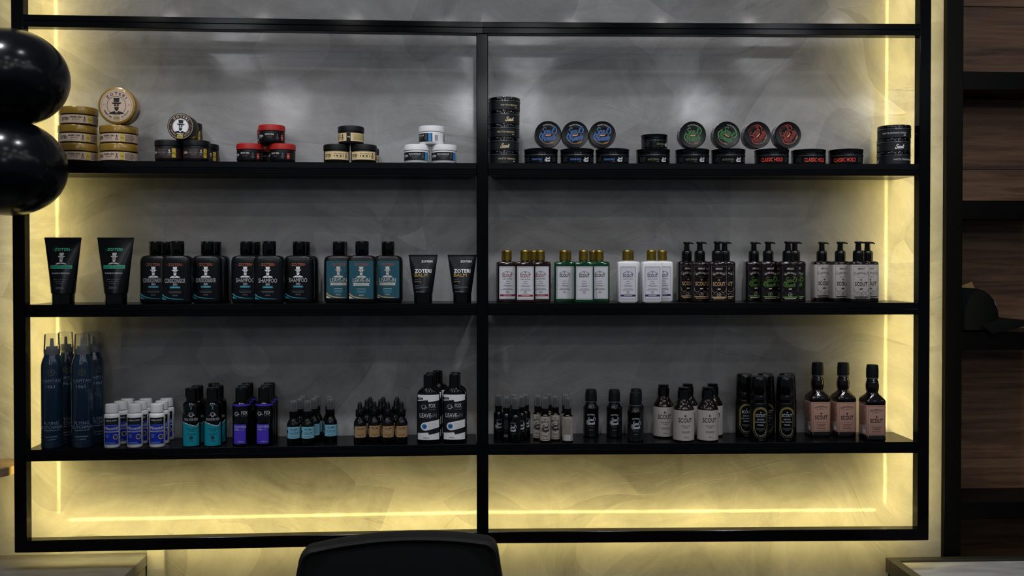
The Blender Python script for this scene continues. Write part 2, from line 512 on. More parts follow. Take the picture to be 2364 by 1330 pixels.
def cap_brim():
    v, f = [], []
    n, k = 15, 6
    for lay in (0, 1):
        for j in range(k):
            t = j/(k-1)
            for i in range(n):
                s = -1 + 2*i/(n-1)
                x0 = 0.098*math.sqrt(max(0, 1 - (s*0.95)**2)) + 0.002
                y = s*0.082*(1 - 0.06*t)
                x = x0 + t*0.085*math.sqrt(max(0.02, 1 - s*s*0.90))
                z = 0.040 - 0.038*s*s*(0.4 + 0.6*t) - 0.008*t*(1 - s*s) + (0.0035 if lay else 0)
                v.append((x, y, z))
    o = n*k
    for j in range(k-1):
        for i in range(n-1):
            a = j*n + i
            f.append((a, a+n, a+n+1, a+1)); f.append((a+o, a+1+o, a+n+1+o, a+n+o))
    for i in range(n-1):
        f.append((i, i+1, i+1+o, i+o)); b = (k-1)*n + i; f.append((b, b+o, b+1+o, b+1))
    for j in range(k-1):
        for e in (0, n-1):
            a = j*n + e; f.append((a, a+n, a+n+o, a+o))
    return fix_normals(mesh_from('brim', v, f, FABRIC, smooth=True, angle=50))
obj('brim', cap_brim(), ch)
def cap_print():
    v, f = [], []
    sh = [(-0.55, 0.10), (-0.45, 0.35), (-0.62, 0.52), (-0.30, 0.60), (-0.12, 0.72), (0.08, 0.60), (0.30, 0.62), (0.22, 0.36), (0.40, 0.12), (0.0, 0.02)]
    for s, t in sh:
        ang = s*0.75
        tt = t*0.62 + 0.10
        zz = 0.115*math.sin(tt*PI/2)**0.95; r = math.cos(tt*PI/2)**0.50
        v.append(((0.104*r + 0.0012)*math.cos(ang), (0.080*r + 0.0012)*math.sin(ang), 0.012 + zz))
    c = tuple(sum(p[i] for p in v)/len(v) for i in range(3)); c = (c[0] + 0.006, c[1], c[2]); v.append(c)
    for i in range(len(sh)): f.append((i, (i+1) % len(sh), len(sh)))
    return mesh_from('front_print', v, f, mat('white_thread', (205, 210, 212), 0.7))
tag(obj('front_print', cap_print(), ch), 'white embroidered front print')
tg = box('paper_tag', -0.020, 0.020, 0, 0.0012, -0.02, 0.03, mat('kraft_paper', (150, 120, 75), 0.8), ch, b=0.0003)
tg.location = (0.030, 0.010, 0.108); tg.rotation_euler = (0.1, -0.42, 0)
tag(tg, 'kraft paper tag')

# ------------------------------------------------------------------ counters
cl = empty('concrete_counter', (P_FL.x - 0.4, DEP - 0.3, FLOOR))
tag(cl, 'grey concrete counter with drawer below the left end of the shelf frame', 'counter')
def cpart(root, name, *a, **k):
    o = box(name, *a, **k); o.parent = root
    o.matrix_parent_inverse = Matrix.Translation(root.location).inverted()
    return o
yw = DEP + yk(P_FL.x)
xr = P_FL.x
CONC_EDGE = concrete_material('grey_concrete_side', (0.16, 0.155, 0.14), (0.22, 0.215, 0.20), 0.5)
cpart(cl, 'counter_top', -0.75, xr, DEP - 0.62, DEP - 0.001, Z_CL - 0.030, Z_CL, CONC, b=0.001, kinked=True)
cpart(cl, 'body', -0.75, xr - 0.004, DEP - 0.60, DEP - 0.001, FLOOR, Z_CL - 0.034, CONC_EDGE, kinked=True)
cpart(cl, 'drawer_front', -0.7, xr - 0.02, DEP - 0.615, DEP - 0.601, Z_CL - 0.22, Z_CL - 0.036, CONC_EDGE, b=0.001, kinked=True)
x380 = at(380, 1310, DEP - 0.02).x
tr = box('trim_1', xr + 0.0005, x380, yw - 0.022, yw - 0.001, FLOOR, Z_CL + 0.012, PLASTER, b=0.001)
tag(tr, kind='structure')

P_CR = at(2044, 1287, DEP - 0.03)
Z_CR = P_CR.z
cr_ = empty('stone_top_counter', (P_CR.x + 0.5, P_CR.y - 0.3, FLOOR))
tag(cr_, 'counter with grey stone top framed in black metal at the lower right corner', 'counter')
BRONZE = paint_material('black_bronze_metal', (0.030, 0.028, 0.022), 0.38, 0.05, 300)
xa, yb2 = P_CR.x, P_CR.y
cpart(cr_, 'frame_bar', xa, xa + 1.3, yb2 - 0.026, yb2, Z_CR - 0.04, Z_CR, BRONZE, b=0.0012)
cpart(cr_, 'frame_bar', xa, xa + 0.026, yb2 - 0.60, yb2 - 0.026, Z_CR - 0.04, Z_CR, BRONZE, b=0.0012)
cpart(cr_, 'frame_bar', xa + 0.026, xa + 1.3, yb2 - 0.60, yb2 - 0.574, Z_CR - 0.04, Z_CR, BRONZE, b=0.0012)
cpart(cr_, 'stone_top', xa + 0.027, xa + 1.29, yb2 - 0.573, yb2 - 0.027, Z_CR - 0.03, Z_CR - 0.006, STONE, b=0.0008)
cpart(cr_, 'body', xa + 0.004, xa + 1.29, yb2 - 0.59, yb2 - 0.008, FLOOR, Z_CR - 0.0405, BLACKMDF)

# ------------------------------------------------------------------ wooden wall shelf at the left edge
wsx = at(21.5, 1090, 0.03).x
wz = at(15, 1086, 0.0).z
ws = empty('wooden_wall_shelf', (wsx - 0.3, DEP - 0.05, wz))
tag(ws, 'pale wooden wall shelf with rounded end at the left edge', 'shelf')
def ws_mesh():
    pts = []
    r = 0.05
    ya, yb_ = 0.0 + yk(wsx), DEP - 0.002 + yk(wsx)
    for i in range(9):
        a = -PI/2 + PI/2*i/8
        pts.append((wsx - r + r*math.cos(a), ya + r + r*math.sin(a)))
    pts += [(wsx, yb_), (wsx - 0.5, yb_), (wsx - 0.5, ya)]
    n = len(pts)
    v = [(x - wsx + 0.3, y - (DEP - 0.05), 0.0) for x, y in pts] + [(x - wsx + 0.3, y - (DEP - 0.05), -0.021) for x, y in pts]
    f = [tuple(range(n)), tuple(range(2*n-1, n-1, -1))] + [(i, (i+1) % n, (i+1) % n + n, i + n) for i in range(n)]
    return fix_normals(mesh_from('board', v, f, OAK))
obj('board', ws_mesh(), ws)
br = box('bracket', 0.02, 0.05, -0.02, 0.047 + yk(wsx), -0.10, -0.022, BLACKMDF, ws, b=0.001)

# ------------------------------------------------------------------ chair in the foreground
CHY = -0.36
Ptop = at(925, 1233, CHY); Pl = at(688, 1290, CHY); Pr = at(1157, 1290, CHY)
chw = (Pr.x - Pl.x)/2; chx = (Pr.x + Pl.x)/2
chair = empty('office_chair', (chx, Ptop.y - 0.25, FLOOR))
tag(chair, 'black upholstered chair back in front of the lower rail', 'chair')
UPH = paint_material('black_upholstery', (0.004, 0.004, 0.0045), 0.7, 0.12, 500)
def back_mesh():
    # outline of the backrest seen from the front: slightly domed top, rounded corners
    h = 0.46; top = Ptop.z - FLOOR; out = []
    n = 9
    w = chw
    rc = 0.030
    zl, zr = top - 0.018, top - 0.006
    for i in range(n):                       # right top corner to left top corner handled as arc + dome
        a = PI/2*i/(n-1)
        out.append((w - 0.006 - rc + rc*math.cos(a), zr - rc + rc*math.sin(a)))
    for i in range(1, 12):
        t = i/12
        x = (w - 0.006 - rc)*(1 - t) + (-w + 0.006 + rc)*t
        base = zr*(1 - t) + zl*t
        out.append((x, base + 0.013*math.sin(PI*t)**0.8))
    for i in range(n):
        a = PI/2 + PI/2*i/(n-1)
        out.append((-w + 0.006 + rc + rc*math.cos(a), zl - rc + rc*math.sin(a)))
    out += [(-w - 0.004, top - 0.10), (-w + 0.01, top - h + 0.05), (-w + 0.05, top - h), (w - 0.05, top - h), (w - 0.01, top - h + 0.05), (w + 0.004, top - 0.10)]
    n = len(out); v = []; f = []
    lay = [(-0.020, 0.93), (-0.028, 0.97), (-0.024, 0.995), (0.0, 1.0), (0.024, 0.995), (0.030, 0.97)]
    cz = top - h/2
    for y, s in lay:
        for x, z in out:
            k = (1 - s)*0.5
            v.append((x*s, y + 0.018*(x/w)**2*(-1), z - (1 - s)*(z - cz)))
    for j in range(len(lay) - 1):
        for i in range(n):
            a, b = j*n + i, j*n + (i+1) % n
            f.append((a, b, b+n, a+n))
    f.append(tuple(range(n))); f.append(tuple(reversed(range((len(lay)-1)*n, len(lay)*n))))
    me = mesh_from('backrest', v, f, UPH, smooth=True, angle=50)
    return fix_normals(me)
obj('backrest', back_mesh(), chair, (0, 0.25, 0))
sv, sf = box_vf(-0.24, 0.24, -0.24, 0.24, 0.43, 0.51, 0.02)
obj('seat', fix_normals(mesh_from('seat', sv, sf, UPH)), chair)
sv, sf = box_vf(-0.03, 0.03, 0.22, 0.30, 0.40, 0.72, 0.004)
obj('back_support', fix_normals(mesh_from('back_support', sv, sf, BLACKMDF)), chair)
obj('column', lmesh('column', [(0.06*1000, 25), (430, 25)], BLACKMDF), chair)
leg_v, leg_f = box_vf(0.02, 0.30, -0.02, 0.02, 0.05, 0.085, 0.004)
leg_me = fix_normals(mesh_from('leg', leg_v, leg_f, BLACKMDF))
wheel_me = lmesh('caster', [(0, 18), (4, 25), (46, 25), (50, 18)], BLACKMDF, 4)
for i in range(5):
    a = 2*PI*i/5 + 0.3
    lg = obj('leg', leg_me, chair, (0, 0, 0), (0, 0, a))
    obj('caster', wheel_me, lg, (0.28, 0.025, 0.025), (PI/2, 0, 0))

# ------------------------------------------------------------------ balloons at the left
LATEX = mat('black_latex', (8, 11, 15), 0.20, spec=0.3, noise=0.03)
def balloon(px, py, rx, ry, depth, label, press):
    c = at(px, py, depth)
    s = (c - CAM).dot(fw)/F_PX
    root = empty('balloon', c)
    tag(root, label, 'balloon', 'black balloons')
    a, b = rx*s, ry*s
    v, f = [], []
    n, k = 40, 36
    for j in range(k+1):
        t = -PI/2 + PI*j/k
        zz = b*math.sin(t); r = a*math.cos(t)
        lim = abs(press)*s                   # flattened where the two balloons press together
        if press < 0: zz = max(zz, -lim)
        else: zz = min(zz, lim)
        for i in range(n):
            p = 2*PI*i/n
            v.append((r*math.cos(p), r*math.sin(p), zz))
    for j in range(k):
        for i in range(n):
            q, w = j*n + i, j*n + (i+1) % n
            f.append((q, w, w+n, q+n))
    o = obj('latex_body', mesh_from('latex_body', v, f, LATEX, smooth=True, angle=80), root)
    kn = lmesh('knot', [(0, 3), (3, 6), (7, 4), (10, 7), (14, 10)], LATEX, 4)
    obj('knot', kn, root, (-a*1.0, 0, 0), (0, -PI/2, 0))
balloon(26, 179, 125, 111, -0.22, 'black balloon at the left edge, upper of the two', -104.6)
balloon(22, 387, 124, 111, -0.22, 'black balloon at the left edge, lower of the two', 103.2)

# ------------------------------------------------------------------ printing on packages
INK = {}
def ink(name, rgb, rough=0.45, metal=0.0):
    INK[name] = mat('ink_' + name, rgb, rough, metal)
for nm, rgb in dict(white=(235, 236, 238), offwhite=(214, 206, 196), black=(10, 10, 12), grey=(120, 122, 126), dim=(62, 64, 68),
                    silver=(190, 194, 200), cream=(226, 205, 160), tan=(196, 158, 108), orange=(206, 140, 92), copper=(176, 98, 70),
                    rust=(150, 84, 66), red=(196, 58, 48), wine=(140, 28, 44), teal=(46, 132, 150), mint=(64, 190, 150), sky=(118, 190, 214),
                    blue=(84, 140, 220), royal=(44, 66, 190), navy=(26, 44, 96), green=(92, 178, 96), moss=(118, 140, 96), lime=(104, 158, 62),
                    yellow=(190, 170, 58), gold=(176, 146, 72), olive=(150, 140, 84), pink=(206, 160, 140), brown=(70, 40, 34), steelblue=(132, 150, 172),
                    azure=(52, 140, 205), slate=(36, 54, 74)).items():
    ink(nm, rgb)
ink('scarlet', (235, 78, 58)); ink('cyanfoil', (40, 200, 215), 0.28, 0.75); ink('violetfoil', (96, 70, 235), 0.28, 0.75); ink('goldfoil', (190, 168, 96), 0.32, 0.8)
TXT = {}
def text2d(s, bold):
    bold = 0.0 if any(ch in 'MWNÓgm' for ch in s) else min(bold, 0.02)
    key = (s, bold)
    if key in TXT: return TXT[key]
    cu = bpy.data.curves.new('lettering', 'FONT')
    cu.body = s; cu.resolution_u = 2; cu.fill_mode = 'FRONT'; cu.offset = bold; cu.space_character = 1.0 + bold*1.5
    ob = bpy.data.objects.new('lettering', cu)
    me = bpy.data.meshes.new_from_object(ob)
    vs = [(v.co.x/0.729, v.co.y/0.729) for v in me.vertices]
    fs = [tuple(p.vertices) for p in me.polygons]
    bpy.data.objects.remove(ob); bpy.data.curves.remove(cu); bpy.data.meshes.remove(me)
    x0 = min(v[0] for v in vs); x1 = max(v[0] for v in vs)
    vs = [(x - (x0 + x1)/2, y) for x, y in vs]
    TXT[key] = (vs, fs, x1 - x0)
    return TXT[key]
def smooth_line(p, sub=4):
    if len(p) < 3: return p
    out = []
    for i in range(len(p) - 1):
        p0 = p[max(i-1, 0)]; p1 = p[i]; p2 = p[i+1]; p3 = p[min(i+2, len(p)-1)]
        for k in range(sub):
            t = k/sub
            out.append(tuple(0.5*(2*b + (c - a)*t + (2*a - 5*b + 4*c - d)*t*t + (3*b - a - 3*c + d)*t**3) for a, b, c, d in zip(p0, p1, p2, p3)))
    out.append(p[-1])
    return out
SCRIPT = {
 'S': (0.78, [[(.78,.98),(.62,1.22),(.30,1.16),(.20,.88),(.45,.66),(.66,.44),(.58,.12),(.26,-.02),(.0,.12),(-.02,.32),(.14,.36)]]),
 'c': (0.46, [[(.44,.48),(.28,.6),(.08,.46),(.04,.22),(.16,.02),(.34,.02),(.5,.18)]]),
 'o': (0.48, [[(.26,.6),(.08,.46),(.05,.2),(.2,.0),(.38,.1),(.42,.38),(.28,.6),(.50,.5)]]),
 'u': (0.52, [[(.04,.6),(.05,.16),(.18,.0),(.36,.14),(.42,.6),(.42,.1),(.54,.04)]]),
 't': (0.44, [[(.22,1.05),(.14,.2),(.24,.0),(.42,.12)], [(-.02,.66),(.48,.76)]]),
 'P': (0.72, [[(.30,-.05),(.26,1.12)], [(-.05,.70),(.02,1.08),(.40,1.24),(.74,1.02),(.62,.66),(.26,.54)]]),
 'm': (0.72, [[(.04,.58),(.05,.0)], [(.05,.38),(.2,.6),(.3,.44),(.3,.0)], [(.3,.38),(.46,.6),(.58,.44),(.58,.1),(.72,.04)]]),
 'a': (0.52, [[(.42,.5),(.24,.6),(.05,.4),(.08,.08),(.24,.0),(.42,.22)], [(.44,.6),(.42,.1),(.54,.04)]]),
 'd': (0.54, [[(.42,.5),(.24,.6),(.05,.4),(.08,.08),(.24,.0),(.42,.22)], [(.50,1.14),(.42,.1),(.56,.04)]]),
 'e': (0.48, [[(.08,.28),(.42,.36),(.32,.6),(.12,.56),(.03,.28),(.12,.03),(.32,.0),(.5,.16)]]),
}
class Print:
    """flat print in mm on a surface: surf(u, v, lift) -> (x, y, z) in mm"""
    def __init__(self, surf):
        self.s = surf; self.v = []; self.f = []; self.m = []; self.mi = []; self.k = 0
    def _put(self, pts, faces, col, lift):
        o = len(self.v)
        if col not in self.m: self.m.append(col)
        i = self.m.index(col)
        self.k += 1
        lift = lift + 0.004*self.k
        for u, v in pts:
            x, y, z = self.s(u, v, lift)
            self.v.append((x*0.001, y*0.001, z*0.001))
        for f in faces:
            self.f.append(tuple(o + j for j in f)); self.mi.append(i)
    def t(self, s, u, v, h, col='white', w=None, b=0.0, arc=None, rot=0.0, sh=0.0, lift=0.30):
        vs, fs, w0 = text2d(s, b)
        kx = (w/w0) if w else h
        pts = [(x*kx + sh*y*h, y*h) for x, y in vs]
        if arc:                              # bend along a circle; arc<0 bends like a smile
            R = abs(arc); q = []
            for x, y in pts:
                if arc > 0: a = x/R; q.append(((R + y)*math.sin(a), (R + y)*math.cos(a) - R))
                else: a = x/R; q.append(((R - y)*math.sin(a), R - (R - y)*math.cos(a)))
            pts = q
        if rot:
            c, sn = math.cos(rot), math.sin(rot)
            pts = [(x*c - y*sn, x*sn + y*c) for x, y in pts]
        self._put([(u + x, v + y) for x, y in pts], fs, col, lift)
        return self
    def r(self, u0, v0, u1, v1, col, seg=1, lift=0.15):
        pts = []
        for i in range(seg + 1):
            u = u0 + (u1 - u0)*i/seg
            pts += [(u, v0), (u, v1)]
        self._put(pts, [(2*i, 2*i+2, 2*i+3, 2*i+1) for i in range(seg)], col, lift)
        return self
    def frame(self, u0, v0, u1, v1, th, col, lift=0.2):
        self.r(u0, v0, u1, v0 + th, col, 4, lift); self.r(u0, v1 - th, u1, v1, col, 4, lift)
        self.r(u0, v0, u0 + th, v1, col, 1, lift); self.r(u1 - th, v0, u1, v1, col, 1, lift)
        return self
    def bars(self, u, v, w, n, pitch, h, col, left=False):
        rnd = random.Random(int(v*10) + n)
        for k in range(n):
            ww = w*(0.72 + 0.28*rnd.random())
            x = u - w/2 if left else u - ww/2
            e = x + ww
            while x < e - 0.4:
                ln = min(e - x, 1.2 + 3.0*rnd.random())
                self.r(x, v - k*pitch, x + ln, v - k*pitch + h, col); x += ln + 0.55
        return self
    def poly(self, pts, col, lift=0.2):
        tr = tessellate_polygon([[Vector((x, y, 0)) for x, y in pts]])
        self._put(pts, [tuple(t) for t in tr], col, lift)
        return self
    def disc(self, u, v, r, col, ry=None, n=28, lift=0.15):
        ry = ry or r
        pts = [(u, v)] + [(u + r*math.cos(2*PI*i/n), v + ry*math.sin(2*PI*i/n)) for i in range(n)]
        self._put(pts, [(0, 1 + i, 1 + (i+1) % n) for i in range(n)], col, lift)
        return self
    def ring(self, u, v, r, th, col, a0=0.0, a1=2*PI, n=32, lift=0.22, ry=None):
        k = (ry or r)/r
        pts = []
        for i in range(n + 1):
            a = a0 + (a1 - a0)*i/n
            pts += [(u + r*math.cos(a), v + k*r*math.sin(a)), (u + (r - th)*math.cos(a), v + k*(r - th)*math.sin(a))]
        self._put(pts, [(2*i, 2*i+2, 2*i+3, 2*i+1) for i in range(n)], col, lift)
        return self
    def line(self, p, th, col, lift=0.28, sub=4):
        p = smooth_line(p, sub); pts = []
        for i, (x, y) in enumerate(p):
            a = p[max(i-1, 0)]; b = p[min(i+1, len(p)-1)]
            dx, dy = b[0] - a[0], b[1] - a[1]; d = math.hypot(dx, dy) or 1
            pts += [(x - dy/d*th/2, y + dx/d*th/2), (x + dy/d*th/2, y - dx/d*th/2)]
        self._put(pts, [(2*i, 2*i+1, 2*i+3, 2*i+2) for i in range(len(p) - 1)], col, lift)
        return self
    def script(self, word, u, v, h, col, th, rise=0.14, sh=0.22, core=None, rot=0.0, sx=1.0):
        wd = sum(SCRIPT[c][0] for c in word)
        strokes = []; x = -wd/2
        for c in word:
            w, ss = SCRIPT[c]
            for s in ss: strokes.append([(x + a, b) for a, b in s])
            x += w
        cs, sn = math.cos(rot), math.sin(rot)
        def tr(a, b):
            X = (a*sx + sh*b)*h; Y = (b + rise*a)*h
            return u + X*cs - Y*sn, v + X*sn + Y*cs
        for s in strokes: self.line([tr(a, b) for a, b in s], th, col)
        if core:
            for s in strokes: self.line([tr(a, b) for a, b in s], th*0.42, core, lift=0.42)
        return self
    def logo(self, u, v, h, col, core=None, rot=0.0, th=0.17):
        """two-line script logo with a swash"""
        cs, sn = math.cos(rot), math.sin(rot)
        def P(a, b): return u + (a*cs - b*sn)*h, v + (a*sn + b*cs)*h
        w = h*th*0.62
        a = P(-0.10, 0.06); self.script('Scout', a[0], a[1], h*0.64, col, w, rise=0.10, core=core, rot=rot, sx=0.88)
        a = P(-0.02, -0.72); self.script('Pomade', a[0], a[1], h*0.60, col, w, rise=0.10, core=core, rot=rot, sx=0.80)
        self.line([P(0.55, 0.98), P(0.86, 0.80), P(1.0, 0.50), P(0.92, 0.18), P(0.78, 0.10)], w*0.8, col)
        self.line([P(-0.86, 0.02), P(-1.02, -0.22), P(-0.96, -0.52), P(-0.80, -0.60)], w*0.8, col)
        return self
    def gent(self, u, v, h, col):
        """emblem: top hat, round glasses, beard, collar; (u, v) is its centre, h its height"""
        def q(pts): self.poly([(u + x*h, v + y*h) for x, y in pts], col)
        q([(-.19,.50),(.19,.50),(.155,.24),(-.155,.24)])
        q([(-.30,.235),(-.24,.215),(.24,.215),(.30,.235),(.26,.15),(.16,.115),(-.16,.115),(-.26,.15)])
        self.disc(u - .085*h, v + .045*h, .062*h, col, n=14, lift=0.25); self.disc(u + .085*h, v + .045*h, .062*h, col, n=14, lift=0.25)
        q([(-.02,.06),(.02,.06),(.02,.03),(-.02,.03)])
        q([(-.15,-.075),(0,-.045),(.15,-.075),(.12,-.125),(0,-.095),(-.12,-.125)])
        q([(-.135,-.135),(0,-.11),(.135,-.135),(.10,-.24),(0,-.33),(-.10,-.24)])
        q([(-.46,-.50),(-.40,-.40),(-.12,-.31),(0,-.42),(.12,-.31),(.40,-.40),(.46,-.50)])
        return self
    def cross(self, u, v, s, col):
        self.poly([(u - .16*s, v - .5*s), (u + .16*s, v - .5*s), (u + .12*s, v - .12*s), (u + .5*s, v - .16*s), (u + .5*s, v + .16*s), (u + .12*s, v + .12*s),
                   (u + .16*s, v + .5*s), (u - .16*s, v + .5*s), (u - .12*s, v + .12*s), (u - .5*s, v + .16*s), (u - .5*s, v - .16*s), (u - .12*s, v - .12*s)], col)
        return self
    def mask(self, u, v, w, col):
        """pointed mask emblem with two slanted eyes"""
        def q(p, c, l): self.poly([(u + x*w, v + y*w) for x, y in p], c, l)
        q([(-.5,-.14),(-.30,.02),(-.26,.20),(-.12,.30),(.12,.30),(.26,.20),(.30,.02),(.5,-.14),(.26,-.10),(.12,-.22),(-.12,-.22),(-.26,-.10)], col, 0.2)
        q([(-.22,.02),(-.18,.17),(-.08,.23),(.08,.23),(.18,.17),(.22,.02),(.10,-.14),(-.10,-.14)], 'black', 0.3)
        q([(-.18,.09),(-.05,.01),(-.13,.0)], col, 0.36); q([(.18,.09),(.05,.01),(.13,.0)], col, 0.36)
        self.r(u - .18*w, v - .30*w, u + .18*w, v - .27*w, col)
        return self
    def mesh(self, name='lettering'):
        return mesh_from(name, self.v, self.f, [INK[c] for c in self.m], self.mi)
def cyl(R): return lambda u, v, l: ((R + l)*math.sin(u/R), -(R + l)*math.cos(u/R), v)
def flat(y0): return lambda u, v, l: (u, -y0 - l, v)
def topf(z0): return lambda u, v, l: (u, v, z0 + l)
def oval(hx, hy):
    def s(u, v, l):
        a = max(-0.999, min(0.999, u/hx))
        return (u + l*a, -(hy + l)*math.sqrt(1 - a*a), v)
    return s
def wrap_label(name, R, z0, z1, m, a0=-PI, a1=PI, n=40):
    """thin sleeve around a round body (mm)"""
    v, f = [], []
    full = a1 - a0 > 2*PI - 1e-3
    for i in range(n + (0 if full else 1)):
        a = a0 + (a1 - a0)*i/n
        s, c = math.sin(a), math.cos(a)
        for r, z in ((R - 0.25, z0), (R, z0), (R, z1), (R - 0.25, z1)): v.append((r*s*0.001, -r*c*0.001, z*0.001))
    k = len(v)//4
    for i in range(k if full else k - 1):
        j = (i + 1) % k
        for e in range(3): f.append((4*i + e, 4*j + e, 4*j + e + 1, 4*i + e + 1))
    return mesh_from(name, v, f, m, smooth=True, angle=50)
def plate_label(name, y0, u0, u1, z0, z1, m, rc=1.0, th=0.25):
    """flat sticker with rounded corners on a front face at depth y0 (mm)"""
    pts = []
    for cx, cz, a0 in ((u1 - rc, z1 - rc, 0), (u0 + rc, z1 - rc, PI/2), (u0 + rc, z0 + rc, PI), (u1 - rc, z0 + rc, 1.5*PI)):
        for i in range(4):
            a = a0 + PI/2*i/3; pts.append((cx + rc*math.cos(a), cz + rc*math.sin(a)))
    n = len(pts)
    v = [(x*0.001, -(y0 + th)*0.001, z*0.001) for x, z in pts] + [(x*0.001, -(y0 - 0.1)*0.001, z*0.001) for x, z in pts]
    f = [tuple(range(n))] + [(i, (i+1) % n, (i+1) % n + n, i + n) for i in range(n)]
    return mesh_from(name, v, f, m)
class Proto:
    def __init__(self, name, cat): self.name = name; self.cat = cat; self.p = []
    def add(self, name, me, parent=None, label=None):
        self.p.append((name, me, parent, label)); return len(self.p) - 1
def make(proto, label, group, loc, rot=(0, 0, 0)):
    root = bpy.data.objects.new(proto.name, None); root.empty_display_size = 0.02
    root.location = loc; root.rotation_euler = rot
    C.objects.link(root)
    root['label'] = label; root['category'] = proto.cat; root['group'] = group
    made = []
    for name, me, par, lab in proto.p:
        o = bpy.data.objects.new(name, me); C.objects.link(o)
        o.parent = made[par] if par is not None else root
        if lab: o['label'] = lab
        made.append(o)
    return root

# package materials
BLK = mat('black_plastic', (11, 11, 13), 0.20, spec=0.28)
MATTE = mat('matte_black_plastic', (15, 16, 18), 0.42, spec=0.28, noise=0.05)
GLOSS = mat('gloss_black', (6, 6, 7), 0.10, spec=0.55)
SATB = mat('satin_black_body', (13, 14, 17), 0.28, spec=0.35)
WHT = mat('white_plastic', (236, 236, 238), 0.38)
GOLDL = mat('gold_lacquer', (150, 118, 44), 0.26, metal=0.15, coat=0.5)
GOLDC = mat('gold_cap', (150, 128, 52), 0.30, metal=0.85)
SILV = mat('silver_rim', (150, 152, 156), 0.25, metal=0.9)
REDL = mat('red_plastic', (186, 34, 32), 0.42)
BEIGE = mat('beige_paper', (196, 172, 150), 0.6)
BROWNL = mat('brown_paper', (44, 26, 26), 0.5)
CREAML = mat('cream_paper', (220, 196, 146), 0.6)
INKBLK = mat('black_paper', (16, 18, 22), 0.45)
TEALP = mat('teal_paper', (22, 82, 98), 0.5)
WHTP = mat('white_paper', (206, 206, 212), 0.55)
AMBER = mat('amber_glass', (30, 11, 7), 0.08, coat=0.6)
AMBERD = mat('dark_amber_glass', (16, 7, 6), 0.08, coat=0.6)
GREENG = mat('green_glass', (5, 58, 28), 0.08, coat=0.6)
NAVYM = mat('navy_lacquer', (27, 50, 72), 0.2, metal=0.1, coat=0.5)
GREYP = mat('grey_plastic', (120, 124, 128), 0.35)
SKYP = mat('light_blue_paper', (126, 186, 206), 0.55)
TANP = mat('tan_paper', (176, 140, 98), 0.6)
CYANF = mat('teal_foil', (30, 165, 185), 0.26, metal=0.35)
VIOF = mat('violet_foil', (92, 70, 225), 0.26, metal=0.35)
PALEP = mat('pale_grey_paper', (176, 170, 164), 0.6)
BEIGEP2 = mat('warm_grey_paper', (170, 160, 148), 0.6)
PINKP = mat('pinkish_paper', (182, 140, 122), 0.6)

# ------------------------------------------------------------------ package types
def gold_jar():
    p = Proto('wax_jar', 'jar')
    b = p.add('body', lmesh('body', [(0, 42.5), (1.2, 44.6), (3, 45.2), (25, 45.2), (27, 43.5)], mat('brown_jar', (44, 30, 16), 0.3), 10))
    l = p.add('label', wrap_label('label', 45.6, 3.2, 23.6, BEIGE), b, 'beige paper label')
    q = Print(cyl(45.6))
    q.t('BARBER CERA', 0, 16.2, 4.0, 'black', 28, 0.03).t('SEM BRILHO', 0, 11.2, 2.6, 'black', 18, 0.02).bars(0, 7.5, 22, 1, 2, 0.6, 'grey')
    q.t('ZOTERI', -29, 10, 8, 'black', 21, 0.02).t('+', -16.5, 12, 3, 'black').gent(20, 15.4, 8, 'black').bars(20, 9, 8, 2, 2, 0.8, 'black')
    q.r(28, 3.6, 37.5, 23.2, 'yellow', 3).t('150g', 32.8, 11.5, 3.6, 'black', 7.5, 0.03).bars(54, 20, 28, 8, 2.1, 0.9, 'brown', True)
    p.add('lettering', q.mesh(), l)
    l = p.add('lid', lmesh('lid', [(26.6, 45.8), (27.2, 46.8), (28.5, 47), (42.5, 47), (45, 46), (46, 43.8)], GOLDL, 10), None, 'gold lid')
    d = p.add('lid_label', mesh_from('lid_label', *disc_vf(40.5, 46.15), BEIGE), l, 'round beige lid label')
    q = Print(topf(46.15))
    q.ring(0, 0, 37.5, 0.5, 'brown').ring(0, 0, 24, 1.0, 'black').gent(0, -1, 41, 'black')
    q.t('Z O T E R I', 0, 27, 7.2, 'black', 50, 0.03, arc=27).t('BARBER CERA', -23.5, -24.3, 4.2, 'black', 29, 0.02, arc=-34, rot=-0.77).t('SEM BRILHO', 23.5, -24.3, 4.2, 'black', 27, 0.02, arc=-34, rot=0.77)
    q.r(-8.5, -35, 8.5, -27, 'olive').t('150g', 0, -33, 3.6, 'brown', 10, 0.02).ring(-31, 2, 1.8, 0.5, 'brown', n=12).ring(31, 2, 1.8, 0.5, 'brown', n=12)
    p.add('lettering', q.mesh(), d)
    return p
def disc_vf(r, z, n=48):
    v = [(r*math.cos(2*PI*i/n)*0.001, r*math.sin(2*PI*i/n)*0.001, z*0.001) for i in range(n)]
    v += [(x, y, zz - 0.0002) for x, y, zz in v]
    return v, [tuple(range(n))] + [(i, i + n, (i+1) % n + n, (i+1) % n) for i in range(n)]
def paste_jar(r, H, lidh, bodym, lidm, lidlabel):
    p = Proto('paste_jar', 'jar')
    hb = H - lidh
    p.add('body', lmesh('body', [(0, r*.80), (1.5, r*.90), (5, r*.955), (8, r*.965), (hb - 4, r*.965), (hb - 1.5, r*.955), (hb + 0.5, r*.93)], bodym, 10))
    l = p.add('lid', lmesh('lid', [(hb + 0.2, r*.98), (hb + 0.8, r), (H - 3.5, r), (H - 1.2, r*.985), (H, r*.93)], lidm, 10), None, lidlabel)
    return p, hb, l
